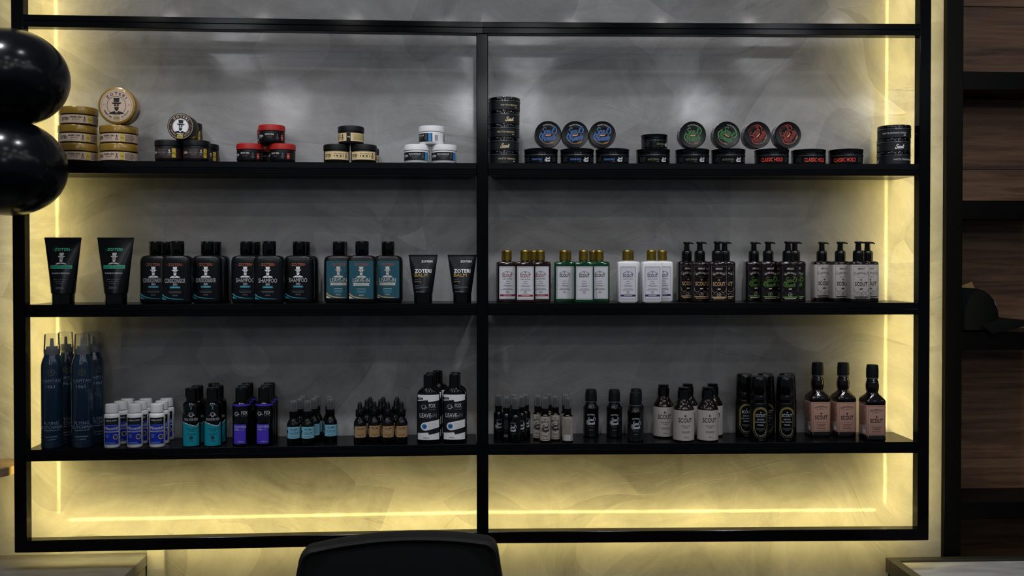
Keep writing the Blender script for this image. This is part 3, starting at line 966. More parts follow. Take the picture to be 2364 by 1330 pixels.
def brown_jar():
    r, H = 34, 55
    p, hb, l = paste_jar(r, H, 15, MATTE, MATTE, None)
    R = r*.965 + 0.35
    lb = p.add('label', wrap_label('label', R, 9, hb - 6, BROWNL), 0, 'dark brown label')
    q = Print(cyl(R))
    q.t('PASTA MATTE', -3, 27.5, 3.0, 'grey', 21).t('EFEITO SECO', -3, 21, 4.0, 'grey', 22, 0.03).bars(-3, 17.5, 17, 1, 2, 0.8, 'grey')
    q.gent(16, 26, 8, 'offwhite').bars(16, 19.5, 9, 3, 2, 0.8, 'grey').r(22.5, 10, 32.5, 33.5, 'yellow', 3).t('80g', 27.5, 19.5, 4.2, 'black', 8, 0.04).t('ZOTERI+', -26, 20, 6, 'offwhite', 16, 0.02)
    p.add('lettering', q.mesh(), lb)
    d = p.add('lid_label', mesh_from('lid_label', *disc_vf(31.5, H + 0.1), mat('brown_lid_paper', (50, 28, 28), 0.5)), l, 'round brown lid label')
    q = Print(topf(H + 0.1))
    q.ring(0, 0, 31, 0.7, 'cream').disc(0, 0, 20.5, 'white').ring(0, 0, 20.5, 0.6, 'gold').ring(0, 0, 19, 0.4, 'brown').gent(0, -0.5, 34, 'black')
    q.t('Z O T E R I', 0, 22.9, 5.2, 'offwhite', 38, 0.03, arc=22.9).t('PASTA MATTE', -19, -17.5, 3, 'offwhite', 19, 0, arc=-26, rot=-0.84).t('EFEITO SECO', 19, -17.5, 3, 'offwhite', 19, 0, arc=-26, rot=0.84)
    q.r(-7, -28.5, 7, -21.5, 'yellow').t('80g', 0, -26.8, 3.4, 'black', 8, 0.04).cross(-25.8, 3, 2.2, 'offwhite').cross(25.8, 3, 2.2, 'offwhite')
    p.add('lettering', q.mesh(), d)
    return p
def red_jar():
    r, H = 34, 48
    p, hb, l = paste_jar(r, H, 15.5, MATTE, REDL, 'red lid')
    R = r*.965 + 0.1
    q = Print(cyl(R))
    q.t('PASTA TEIA', 0, 20.5, 4.0, 'white', 23, 0.03).r(-12, 18, 12, 18.5, 'wine', 3).bars(0, 14.5, 17, 1, 2, 0.9, 'grey').gent(20.5, 20, 7, 'grey').bars(20.5, 14, 9, 3, 1.9, 0.8, 'grey')
    q.t('ZOTERI+', -25, 15.5, 6, 'white', 16, 0.02).bars(-25, 12.5, 5, 1, 2, 0.8, 'white').r(31, 8, 38.5, 23, 'red', 3).t('80g', 34.8, 13.5, 3, 'white', 6, 0.02).bars(52, 22, 22, 8, 1.9, 0.7, 'dim', True)
    p.add('lettering', q.mesh(), 0)
    return p
def cream_jar():
    r, H = 34, 47.5
    p, hb, l = paste_jar(r, H, 15, MATTE, MATTE, None)
    R = r*.965 + 0.35
    for a0, a1, w in ((-1.12, 1.12, 0), (1.45, 3.35, 1), (-2.7, -1.35, 2)):
        lb = p.add('label', wrap_label('label', R, 7.5, hb - 4, CREAML, a0, a1, 18), 0, 'cream paper label')
        q = Print(cyl(R)); c = (a0 + a1)/2*R
        if w == 0:
            q.t('ZOTERI', -25, 15, 7, 'black', 18, 0.02).t('+', -14.5, 16.5, 3, 'black').bars(-22, 11.5, 7, 1, 2, 0.9, 'black').t('PASTA PREMIUM', 5, 21, 3.4, 'brown', 26, 0.01).r(-8, 15, 18, 19, 'black', 3).bars(5, 12.3, 20, 1, 2, 0.8, 'brown')
            q.gent(25.5, 21, 8.5, 'black').bars(25.5, 15.5, 8, 4, 1.9, 0.9, 'brown')
        else:
            q.bars(c, 25, abs(a1 - a0)*R*0.8, 8, 2.0, 0.8, 'olive', True)
        p.add('lettering', q.mesh(), lb)
    q = Print(cyl(r*.965 + 0.05)); q.t('80g', 1.29*R, 17, 3.6, 'white', 7, 0.03)
    p.add('lettering', q.mesh(), 0)
    return p
def white_jar():
    r, H = 34, 48.5
    p, hb, l = paste_jar(r, H, 15.5, WHT, WHT, None)
    R = r*.965 + 0.35
    lb = p.add('label', wrap_label('label', R, 7, hb - 4.5, INKBLK, -4.0, 1.12, 44), 0, 'black paper label')
    q = Print(cyl(R))
    q.t('PASTA INCOLOR', -2, 21, 4.4, 'white', 32, 0.01).t('EFEITO BRILHO', -2, 16, 3.2, 'grey', 25).bars(-2, 12, 17, 1, 2, 0.9, 'grey').gent(20, 22, 7.5, 'grey').bars(20, 16, 8, 3, 2, 0.8, 'grey')
    q.t('ZOTERI+', -29, 16, 6, 'white', 17, 0.02).r(26.5, 7.5, 34.5, hb - 5, 'azure', 3).bars(-60, 24, 30, 7, 2.0, 0.8, 'grey', True)
    p.add('lettering', q.mesh(), lb)
    q = Print(cyl(r*.965 + 0.1))
    for i in range(9): q.r(43.5 + i*1.0, 9, 43.5 + i*1.0 + (0.35 + 0.3*(i % 3 == 0)), 24, 'black')
    p.add('barcode', q.mesh('barcode'), 0)
    return p
def tin(col):
    p = Proto('pomade_tin', 'tin')
    p.add('body', lmesh('body', [(0, 40.5), (0.8, 41.6), (23, 41.6)], INKBLK, 10))
    p.add('rim', lmesh('rim', [(22.8, 41.7), (23.3, 43), (24.6, 43), (25.2, 41.9)], SILV, 10), None, 'rolled metal rim')
    p.add('lid', lmesh('lid', [(25, 41.9), (26, 42.2), (32.4, 42.2), (33.8, 41.4), (34.4, 39.8), (33.6, 39.0), (33.6, 2)], GLOSS, 12, rib=0.012, ribz=(25.5, 33)), None, None)
    q = Print(cyl(41.7))
    q.script('Scout', 0, 6.8, 8.2, col, 1.9, rise=0.08)
    word = 'MATTE MEDIUM' if col == 'cream' else 'MATTE STRONG HOLD'
    for c in (87, -87):
        q.t(word, c, 10.5, 4.2, col, 46 if col == 'cream' else 62, 0.03).t('80G', c + (20 if col == 'cream' else 27), 5, 2.8, col, 6, 0.02)
    p.add('lettering', q.mesh(), 0)
    return p
def pomade_jar(r, H, col, word, big):
    p = Proto('pomade_jar', 'jar')
    hb = H*0.55
    p.add('body', lmesh('body', [(0, r*.93), (1.2, r*.975), (hb, r*.975)], GLOSS, 10))
    p.add('rim', lmesh('rim', [(hb - 0.2, r*.97), (hb + 0.1, r*1.0), (hb + 1.2, r*1.0), (hb + 1.6, r*.97)], SILV, 10), None, 'thin silver ring')
    l = p.add('lid', lmesh('lid', [(hb + 1.5, r*.97), (hb + 2.2, r*.985), (hb + 5.2, r*.985), (hb + 6, r*.955), (hb + 7.4, r*.955), (hb + 8.2, r*.985), (H - 3.8, r*.985), (H - 2.6, r*1.0), (H - 1.0, r*1.0), (H, r*.97), (H - 0.3, r*.90)], BLK, 10))
    R = r*.975 + 0.1
    q = Print(cyl(R))
    if big:
        q.t(word, -6, 6, 10.5, 'scarlet', 58, 0.01)
        q.bars(40, 17, 20, 6, 2.2, 0.8, 'dim', True).bars(-50, 17, 20, 6, 2.2, 0.8, 'dim', True)
    else:
        q.t(word, -9 if r > 40 else 0, 8.5, 5.2, col, 29 if r > 40 else 24, 0.01).t('120g' if r > 40 else '60g', 2, 4.5, 2.2, 'grey', 6).logo(20 if r > 40 else 19, 10.5, 7.4 if r > 40 else 6, 'white')
        q.bars(-38, 17, 22, 6, 2.2, 0.8, 'dim', True).bars(44, 17, 20, 6, 2.2, 0.8, 'dim', True)
    p.add('lettering', q.mesh(), 0)
    q = Print(topf(H - 0.25))
    if r < 40:
        q.ring(0, -1, 22, 0.7, 'dim', 0, 2*PI).ring(0, -1, 23.5, 0.7, 'tan', PI*1.15, PI*1.75).t(word, 0, 24.0, 3.4, 'offwhite' if col != 'red' else 'wine', 26, 0.01, arc=24.0)
        q.poly([(-9, 8), (-5, 13), (-1, 10), (3, 13), (8, 8), (3, 10), (0, 7), (-3, 10)], 'dim')
        q.logo(0, 0.5, 22, col, core='black', th=0.15).poly([(-8, -3), (-4, 0), (2, -1), (8, 1.5), (6, -3), (-2, -4)], 'orange', lift=0.5).t('60g', 9, -22.5, 3.6, 'orange', 9, 0.0, rot=0.15, sh=0.3)
    else:
        q.logo(0, 0, 24, col, core='black', th=0.16)
    p.add('lid_lettering', q.mesh('lid_lettering'), l)
    return p
def tube_surf(z0, z1, w0, w1, d0, d1):
    def s(u, v, l):
        t = max(0, min(1, (v - z0)/(z1 - z0)))
        hx = w0 + (w1 - w0)*t; hy = d0 + (d1 - d0)*t**1.15
        a = max(-0.98, min(0.98, u/hx))
        return (u, -hy*math.sqrt(1 - a*a) - l, v)
    return s
def tube(H, w0, w1, capr, capz, crimp, name):
    p = Proto(name, 'tube')
    z0, z1 = capz + 1.0, H - crimp
    secs = []
    for i in range(13):
        t = i/12
        secs.append((z0 + (z1 - z0)*t, w0 + (w1 - w0)*t, max(0.7, w0*0.92 + (0.9 - w0*0.92)*t**1.15)))
    secs = [(z0 - 0.8, w0*0.93, w0*0.86)] + secs + [(H, w1, 0.7)]
    p.add('body', lmesh('body', secs, SATB, 10, angle=60))
    p.add('cap', lmesh('cap', [(0, capr*.96), (0.8, capr), (capz - 1, capr*1.02), (capz, capr*0.98)], GLOSS, 10), None, 'flip cap')
    cr = []
    p.add('crimp', lmesh('crimp', [(z1 - 0.5, w1 + 0.3, 1.1, 0.5), (H + 0.2, w1 + 0.3, 1.1, 0.5)], SATB, 3), 0)
    return p, tube_surf(z0, z1, w0, w1, w0*0.92, 0.9)
def cream_tube():
    p, s = tube(170, 29, 46, 26.5, 27, 5, 'cream_tube')
    q = Print(s)
    q.t('ZOTERI', 0, 136, 7.2, 'mint', 38, 0.03).disc(-22.5, 139, 1, 'mint', n=8).disc(22.5, 139, 1, 'mint', n=8).gent(0, 116, 30, 'offwhite')
    q.r(-27, 90.5, 27, 99, 'mint', 8).t('CREME PÓS BARBA', 0, 92.6, 4.6, 'black', 50, 0.03, lift=0.5).t('ACALMA E REFRESCA', 0, 77, 3.8, 'white', 44, 0.03)
    q.t('Alivia a irritação', 0, 62, 3.2, 'grey', 32).t('causada pelo', 0, 57, 3.2, 'grey', 26).t('barbear', 0, 52, 3.2, 'grey', 15).t('200ml', 0, 39.5, 6.2, 'grey', 19)
    p.add('lettering', q.mesh(), 0)
    return p
def balm_tube():
    p, s = tube(126, 25, 37.5, 23.8, 26, 4, 'balm_tube')
    q = Print(s)
    q.t('ZOTERI', 10, 106, 5.4, 'white', 29, 0.03).t('ZOTERI', 0, 79, 9.6, 'white', 43, 0.04).t('BALM', -5, 68.5, 9.4, 'gold', 33, 0.03).bars(-14, 60, 14, 1, 2, 1.0, 'grey', True).bars(-12, 55, 20, 1, 2, 1.6, 'olive', True)
    q.bars(-14, 45, 14, 3, 3.2, 1.0, 'grey', True).r(-10, 41.5, 14, 42.1, 'silver', 4).bars(-6, 29, 24, 1, 2, 1.3, 'grey', True)
    p.add('lettering', q.mesh(), 0)
    return p
def flat_bottle(kind):
    p = Proto({'cond': 'conditioner_bottle', 'sham': 'shampoo_bottle', 'leave': 'leave_in_bottle'}[kind], 'bottle')
    hx, hy = 39, 20
    secs = [(0, hx*.82, hy*.8, 8), (1.5, hx*.90, hy*.9, 11), (5, hx*.965, hy*.98, 14), (11, hx, hy, 15), (103, hx, hy, 15), (112, hx*.985, hy*.98, 15), (118, hx*.93, hy*.94, 14), (122, hx*.80, hy*.86, 12), (124, hx*.60, hy*.70, 10), (124.5, 18, 13.5, 13)]
    p.add('body', lmesh('body', secs, SATB, 8, angle=60))
    p.add('neck', lmesh('neck', [(124, 16), (128, 16)], BLK, 8), 0)
    p.add('cap', lmesh('cap', [(127, 16.6), (127.6, 17.2), (158, 17.2), (160.5, 16.6), (161, 15.6)], GLOSS, 12, rib=0.02, ribz=(127.5, 159)), None, 'ribbed black disc cap')
    par = 0
    if kind == 'leave':
        par = p.add('label', plate_label('label', hy, -31, 31, 12, 110, TEALP, 1.5), 0, 'teal front label')
    q = Print(flat(hy + (0.25 if kind == 'leave' else 0.02)))
    zc = {'cond': 'rust', 'sham': 'copper', 'leave': 'rust'}[kind]
    q.t('ZOTERI', 0, 97.5, 6.6, zc, 34, 0.03).disc(-20, 100.5, 0.8, zc, n=8).disc(20, 100.5, 0.8, zc, n=8).gent(0, 81, 28, 'offwhite' if kind == 'leave' else 'white')
    if kind == 'cond':
        q.t('CONDICIONADOR', 0, 54.5, 11.4, 'silver', 51, 0.035)
    elif kind == 'sham':
        q.t('SHAMPOO', 0, 54.5, 11.2, 'silver', 47, 0.02)
    else:
        q.t('LEAVE-IN', 0, 55, 11, 'offwhite', 43, 0.02)
    if kind == 'leave':
        q.poly([(-22, 46), (22, 46), (19, 49.5), (22, 53), (-22, 53), (-19, 49.5)], 'offwhite').t('REFRESCANTE', 0, 48, 3.2, 'teal', 30, 0.02, lift=0.5).bars(0, 37, 27, 1, 2, 1.2, 'offwhite').bars(0, 32.5, 27, 3, 2.6, 0.8, 'sky')
        q.t('300ML', 0, 20, 3.8, 'offwhite', 13).poly([(-31, 28), (-24, 21.5), (-14, 17.5), (0, 15.2), (16, 14.2), (24, 13.4), (16, 12.8), (-2, 13), (-16, 15), (-26, 19), (-31, 23)], 'tan').poly([(-31, 20), (-26, 16.5), (-19, 13.2), (-31, 13)], 'offwhite')
    else:
        q.t('ZERO', 0, 47.5, 5.4, 'silver', 11.5, 0.03).r(-13, 40.5, 13, 45.6, 'teal').bars(0, 42, 20, 1, 2, 1.6, 'sky').bars(0, 35.5, 26, 1, 2, 0.8, 'dim').bars(0, 31, 36, 2, 3.0, 1.0, 'grey').t('300ML', 0, 20.5, 3.8, 'grey', 14)
        q.poly([(-32, 27), (-25, 20.5), (-15, 16.5), (-1, 14.2), (15, 13.4), (24, 12.6), (16, 12.0), (-3, 12.2), (-17, 14.2), (-27, 18), (-32, 22)], 'teal').poly([(-32, 19), (-27, 15.5), (-20, 12.2), (-32, 12)], 'teal')
    p.add('lettering', q.mesh(), par)
    return p
def aftershave(kind):
    p = Proto('aftershave_bottle', 'bottle')
    m = {'brown': AMBER, 'green': GREENG, 'white': WHT}[kind]
    hx, hy = 26.5, 15.5
    secs = [(0, hx*.93, hy*.92, 4), (1.5, hx*.985, hy*.985, 4.5), (4, hx, hy, 5), (101, hx, hy, 5), (105, hx*.985, hy*.98, 5.5), (107, hx*.93, hy*.92, 5.5), (108, hx*.7, hy*.75, 5), (108.3, 11, 11, 11), (111, 10.5, 10.5, 10.5)]
    if kind == 'white':
        secs[0] = (0, hx*.86, hy*.86, 6); secs[1] = (2.5, hx*.96, hy*.96, 6.5)
    p.add('body', lmesh('body', secs, m, 6, angle=50))
    c = p.add('cap', lmesh('cap', [(110.5, 12), (111, 12.4), (123, 12.4), (123.6, 11.7), (124.4, 11.7), (125, 12.3), (126.5, 12.3), (127.1, 11.7), (127.9, 11.7), (128.5, 12.3), (130, 12.3), (130.6, 11.7), (131.4, 11.8), (132, 12.3), (135.5, 12.2), (137, 11.2), (137.5, 9.5)], GOLDC, 8), None, 'gold screw cap')
    lb = p.add('label', plate_label('label', hy, -21.6, 21.6, 9, 95.5, WHTP, 1.5), 0, 'white front label')
    q = Print(flat(hy + 0.25))
    main, fr_, band = {'brown': ('wine', 'dim', 'wine'), 'green': ('black', 'black', None), 'white': ('navy', 'navy', 'navy')}[kind]
    q.frame(-19.8, 10.6, 19.8, 93.8, 0.6, fr_)
    q.t('After Shave Balm' if kind == 'white' else 'After Shave Lotion', 0, 81, 3.0, 'navy' if kind == 'white' else 'dim', 29, 0.0, arc=15).cross(0, 80, 3.6, 'black' if kind == 'brown' else main).t('SCOUT', 0, 67.5, 8.4, main, 27, 0.02)
    if kind != 'green': q.t('Bálsamo Pós Barba' if kind == 'white' else 'Loção Pós Barba', 0, 61.5, 2.4, 'dim', 25, 0.02)
    q.bars(0, 55.5, 11, 1, 2, 1.2, 'dim').bars(0, 50, 14, 1, 2, 1.2, 'dim').t('Classic' if kind == 'green' else 'Premium', 0, 43, 4.2, 'dim', 16 if kind == 'green' else 20, 0, sh=0.35).r(-17, 45, -11.5, 45.3, 'grey').r(11.5, 45, 17, 45.3, 'grey')
    q.bars(0, 36.5, 31, 2, 2.8, 0.9, 'dim').bars(0, 29.5, 8, 1, 2, 1.0, 'dim').t('2021', 0, 25.2, 3.0, 'dim', 9)
    if band: q.r(-19.2, 17, 19.2, 22, band).bars(0, 18.8, 24, 1, 2, 1.2, 'offwhite')
    p.add('lettering', q.mesh(), lb)
    return p
def pump_bottle(kind):
    p = Proto('pump_bottle', 'bottle')
    hx, hy = 26, 18
    secs = [(0, hx*.94, hy*.92, 6), (1.5, hx*.985, hy*.985, 7), (4, hx, hy, 8), (101, hx, hy, 8), (105, hx*.98, hy*.97, 8), (107.5, hx*.9, hy*.9, 9), (108.5, hx*.65, hy*.75, 9), (109, 13, 13, 13)]
    p.add('body', lmesh('body', secs, AMBERD, 6, angle=50))
    c = p.add('pump_collar', lmesh('pump_collar', [(108.5, 13.5), (109, 14.2), (130, 14.2), (134, 13.4), (137, 10.8), (138, 8.6)], GLOSS, 10, rib=0.012, ribz=(109, 131)), None, 'black pump collar')
    p.add('pump_stem', lmesh('pump_stem', [(137, 8.0), (156, 7.0)], GLOSS, 6), c)
    hv, hf = loft([(155, 8.5), (156, 9.6), (158.5, 10), (160.5, 9.2), (161, 6)], 6)
    nz = [(8, 157.3, 4.4, 2.4), (12, 157.4, 3.8, 2.2), (15.5, 156.6, 3.2, 2.0), (18.5, 154.8, 2.6, 1.7)]
    o = len(hv)
    dx, dy = math.cos(-0.35), math.sin(-0.35)
    for d, z, a, b in nz:
        for su, sv in ((-1, -1), (1, -1), (1, 1), (-1, 1)):
            x, y = d*dx - su*a*dy, d*dy + su*a*dx
            hv.append((x*0.001, y*0.001, (z + sv*b)*0.001))
    for j in range(3):
        for i in range(4): hf.append((o + 4*j + i, o + 4*j + (i+1) % 4, o + 4*j + 4 + (i+1) % 4, o + 4*j + 4 + i))
    hf.append((o+3, o+2, o+1, o)); hf.append((o+12, o+13, o+14, o+15))
    p.add('pump_head', mesh_from('pump_head', hv, hf, GLOSS, smooth=True), c)
    a, t, lc = {'orange': ('offwhite', 'tan', 'grey'), 'green': ('offwhite', 'lime', 'dim'), 'white': ('black', 'black', 'dim')}[kind]
    par = 0; off = 0.03
    if kind == 'white':
        v, f = loft([(10, hx + .3, hy + .3, 8), (10.2, hx + .35, hy + .35, 8), (99, hx + .35, hy + .35, 8), (99.2, hx + .3, hy + .3, 8)], 6)
        par = p.add('label', mesh_from('label', v, f, PALEP, smooth=True, angle=50), 0, 'pale wrap label'); off = 0.4
    q = Print(flat(hy + off))
    q.frame(-20.2, 13, 20.2, 96, 0.5, lc).t('ABSOLUT', 0, 87, 4.6, a, 19, 0.03)
    q.t('LEAVE-IN' if kind == 'white' else 'BEARD BALM', 0, 75.5, 5.2, a, 22 if kind == 'white' else 28, 0.02, arc=22)
    for sg in (-1, 1):
        q.line([(sg*18, 80), (sg*14, 77), (sg*17, 73), (sg*19, 76), (sg*15, 82)], 0.6, lc).line([(sg*19, 38), (sg*17, 30), (sg*9, 27), (sg*5, 31)], 0.7, t if kind == 'orange' else lc).line([(sg*18, 18), (sg*12, 24), (sg*8, 20)], 0.6, lc).line([(sg*8, 69), (sg*4, 66), (0, 65.5)], 0.5, lc)
    if kind == 'green':
        q.logo(-0.5, 53, 16.5, 'lime', core='black', th=0.17)
    else:
        q.cross(0, 59.5, 5, t).t('SCOUT', 0, 44, 10.4, t, 33, 0.02)
    q.poly([(-4, 34), (4, 34.5), (4, 37.5), (-4, 37)], a).ring(0, 21, 5.4, 0.6, a).line([(-1.5, 19), (0, 23), (2, 22), (0, 18.5)], 0.7, a).r(-18.5, 13.6, 18.5, 16, t).bars(0, 9.6, 38, 1, 2, 2.0, t if kind == 'orange' else a)
    p.add('lettering', q.mesh(), par)
    return p
def aerosol():
    p = Proto('spray_can', 'spray can')
    r = 26
    p.add('body', lmesh('body', [(0, r*.93), (1.5, r*.97), (3, r), (204, r), (212, r*.985), (222, r*.90), (230, r*.78), (236, r*.70), (238, r*.68)], NAVYM, 10, angle=60))
    p.add('collar', lmesh('collar', [(237.5, 18.6), (238.5, 19.2), (250, 18.4), (251, 16)], GREYP, 8), None, 'grey nozzle collar')
    p.add('nozzle', lmesh('nozzle', [(250, 13, 9, 3), (258, 13, 9, 3), (258.4, 4.5, 4.5, 2), (278, 3.6, 3.6, 1.5)], GREYP, 4), 1, 'grey nozzle')
    v, f = loft([(243, 18.9), (243.4, 19.5), (286, 17.6), (289, 16.8), (290, 14.5)], 8)
    p.add('clear_cap', mesh_from('clear_cap', v, f[:-2] + f[-1:], CLEAR, smooth=True), 1, 'clear overcap')
    q = Print(cyl(r + 0.1))
    q.ring(0, 194, 8, 0.6, 'olive').line([(-16, 194), (16, 194)], 0.4, 'olive').line([(0, 184), (0, 206)], 0.4, 'olive').poly([(-5, 193), (0, 195.5), (5, 193), (0, 197)], 'olive')
    q.t('CAPITAN', 0, 169, 7.4, 'steelblue', 46).r(-23, 166, 23, 166.3, 'grey', 6).t('1963', -3, 154, 8, 'steelblue', 22, 0, sh=0.15)
    p.add('lettering', q.mesh(), 0)
    q = Print(cyl(r + 0.1))
    q.t('FLYING', -1, 61, 9, 'steelblue', 36).t('DUTCHMAN', 0, 50.5, 9, 'steelblue', 55).bars(0, 46, 42, 1, 2, 1.6, 'steelblue')
    for k in range(7):
        rnd = random.Random(k)
        q.line([(-40 + i*10, 34 - 4.5*k + rnd.uniform(-1.5, 1.5)) for i in range(9)], 1.0 + 0.8*rnd.random(), 'slate')
    q.bars(-2, 30, 30, 2, 7, 1.6, 'steelblue')
    p.add('lettering', q.mesh(), 0)
    return p
def minox():
    p = Proto('tonic_bottle', 'bottle')
    r = 19.3
    p.add('body', lmesh('body', [(0, r*.90), (1.2, r*.96), (3.2, r), (80, r), (84.5, r*.95), (87, r*.82), (88, r*.70), (91, r*.68)], WHT, 9, angle=50))
    p.add('cap', lmesh('cap', [(89.5, r*.84), (90, r*.87), (107, r*.86), (109.5, r*.83), (110.5, r*.75)], WHT, 12, rib=0.018, ribz=(90, 108)), None, 'ribbed white cap')
    lb = p.add('label', wrap_label('label', r + 0.3, 9.5, 77, mat('royal_blue_paper', (22, 40, 165), 0.4), -1.05, 0.95, 20), 0, 'blue and black label')
    q = Print(cyl(r + 0.3))
    a0, a1 = -1.05*19.6, 0.95*19.6
    q.r(a0, 60, a1, 76.9, 'black', 8).t('KIRKLAND', -1, 68.5, 4.2, 'white', 27, 0.04).r(-10, 62.5, 12, 65, 'dim', 4).t('Minoxidil', -1, 47, 8.6, 'white', 34, 0.01).bars(0, 58, 30, 1, 2, 0.8, 'sky').r(a0, 40.5, a1, 43.5, 'silver', 8).bars(0, 41.3, 30, 1, 2, 1.2, 'navy')
    q.ring(9.5, 28.5, 6.2, 0.9, 'white', n=20).disc(9.5, 28.5, 5.0, 'dim', n=16).bars(-10, 34, 9, 4, 2.4, 0.8, 'sky', True).bars(-3, 14, 28, 2, 3, 0.9, 'sky', True)
    p.add('lettering', q.mesh(), lb)
    for uu in (30, -32):
        q = Print(cyl(r + 0.05)); q.bars(uu, 70, 16, 18, 3.1, 1.1, 'dim', True)
        p.add('side_lettering', q.mesh('side_lettering'), 0)
    return p
def fox(kind):
    p = Proto('scrub_bottle' if kind == 'teal' else 'beard_balm_bottle', 'bottle')
    r = 22.5 if kind == 'teal' else 23
    p.add('body', lmesh('body', [(0, r*.92), (1.2, r*.97), (3, r), (102, r), (107, r*.96), (111, r*.86), (114, r*.70), (115, r*.66)], GLOSS, 9, angle=55))
    p.add('cap', lmesh('cap', [(114.5, r*.64), (115.2, r*.67), (146, r*.67), (148.5, r*.64), (149.5, r*.55)], GLOSS, 8), None, 'black flip cap')
    q = Print(cyl(r + 0.1))
    if kind == 'teal':
        v, f = [], []
        R = r + 0.25; n = 30
        def top(a):
            u = a*R
            return 63 - (u + 23)*0.30 if u < 12 else 52.5 + (u - 12)*0.85
        for i in range(n + 1):
            a = -1.12 + 2.14*i/n
            for z in (3.0, top(a)): v.append((R*math.sin(a)*.001, -R*math.cos(a)*.001, z*.001))
        f = [(2*i, 2*i+2, 2*i+3, 2*i+1) for i in range(n)]
        lb = p.add('label', mesh_from('label', v, f, CYANF, smooth=True), 0, 'teal foil label')
        q = Print(cyl(R))
        q.line([(-24, 64.2), (-8, 59.5), (11.5, 53), (15, 55.5), (22, 61.5)], 2.2, 'silver', sub=2)
        q.r(-1.5, 96, 1.5, 104, 'teal').mask(0, 83, 20, 'silver').t('FOX FOR MEN', 0, 67.5, 7.2, 'silver', 35).t('ESFOLIANTE', 2, 45.5, 3.6, 'slate', 24, 0.03).t('FACIAL', 2, 41, 3.4, 'slate', 14, 0.03).bars(1, 34, 28, 2, 2.6, 1.0, 'slate').disc(0, 24.5, 4.6, 'slate', n=18).t('120g', 0, 14.5, 4, 'slate', 11, 0.02)
        p.add('lettering', q.mesh(), lb)
    else:
        R = r + 0.3
        lb = p.add('label', wrap_label('label', R, 7, 57, VIOF, -0.98, 0.46, 16), 0, 'violet foil panel')
        p.add('band', wrap_label('band', R, 103.5, 108.5, VIOF, -1.3, 1.3, 20), 0, 'violet foil band')
        q = Print(cyl(R))
        q.mask(-13, 84, 18, 'silver').t('FOX', 8, 82, 9.4, 'silver', 16, 0.02).t('FOR MEN', 8, 77.5, 2.6, 'grey', 16).t('BALM PARA', -3, 47.5, 7, 'silver', 31, 0.01).t('BARBA', -12, 41.5, 4, 'silver', 13, 0.01).bars(4, 44, 12, 2, 2.2, 0.6, 'steelblue', True).t('120ml', -2, 11.5, 3.6, 'silver', 14, 0.02)
        p.add('lettering', q.mesh(), lb)
    return p
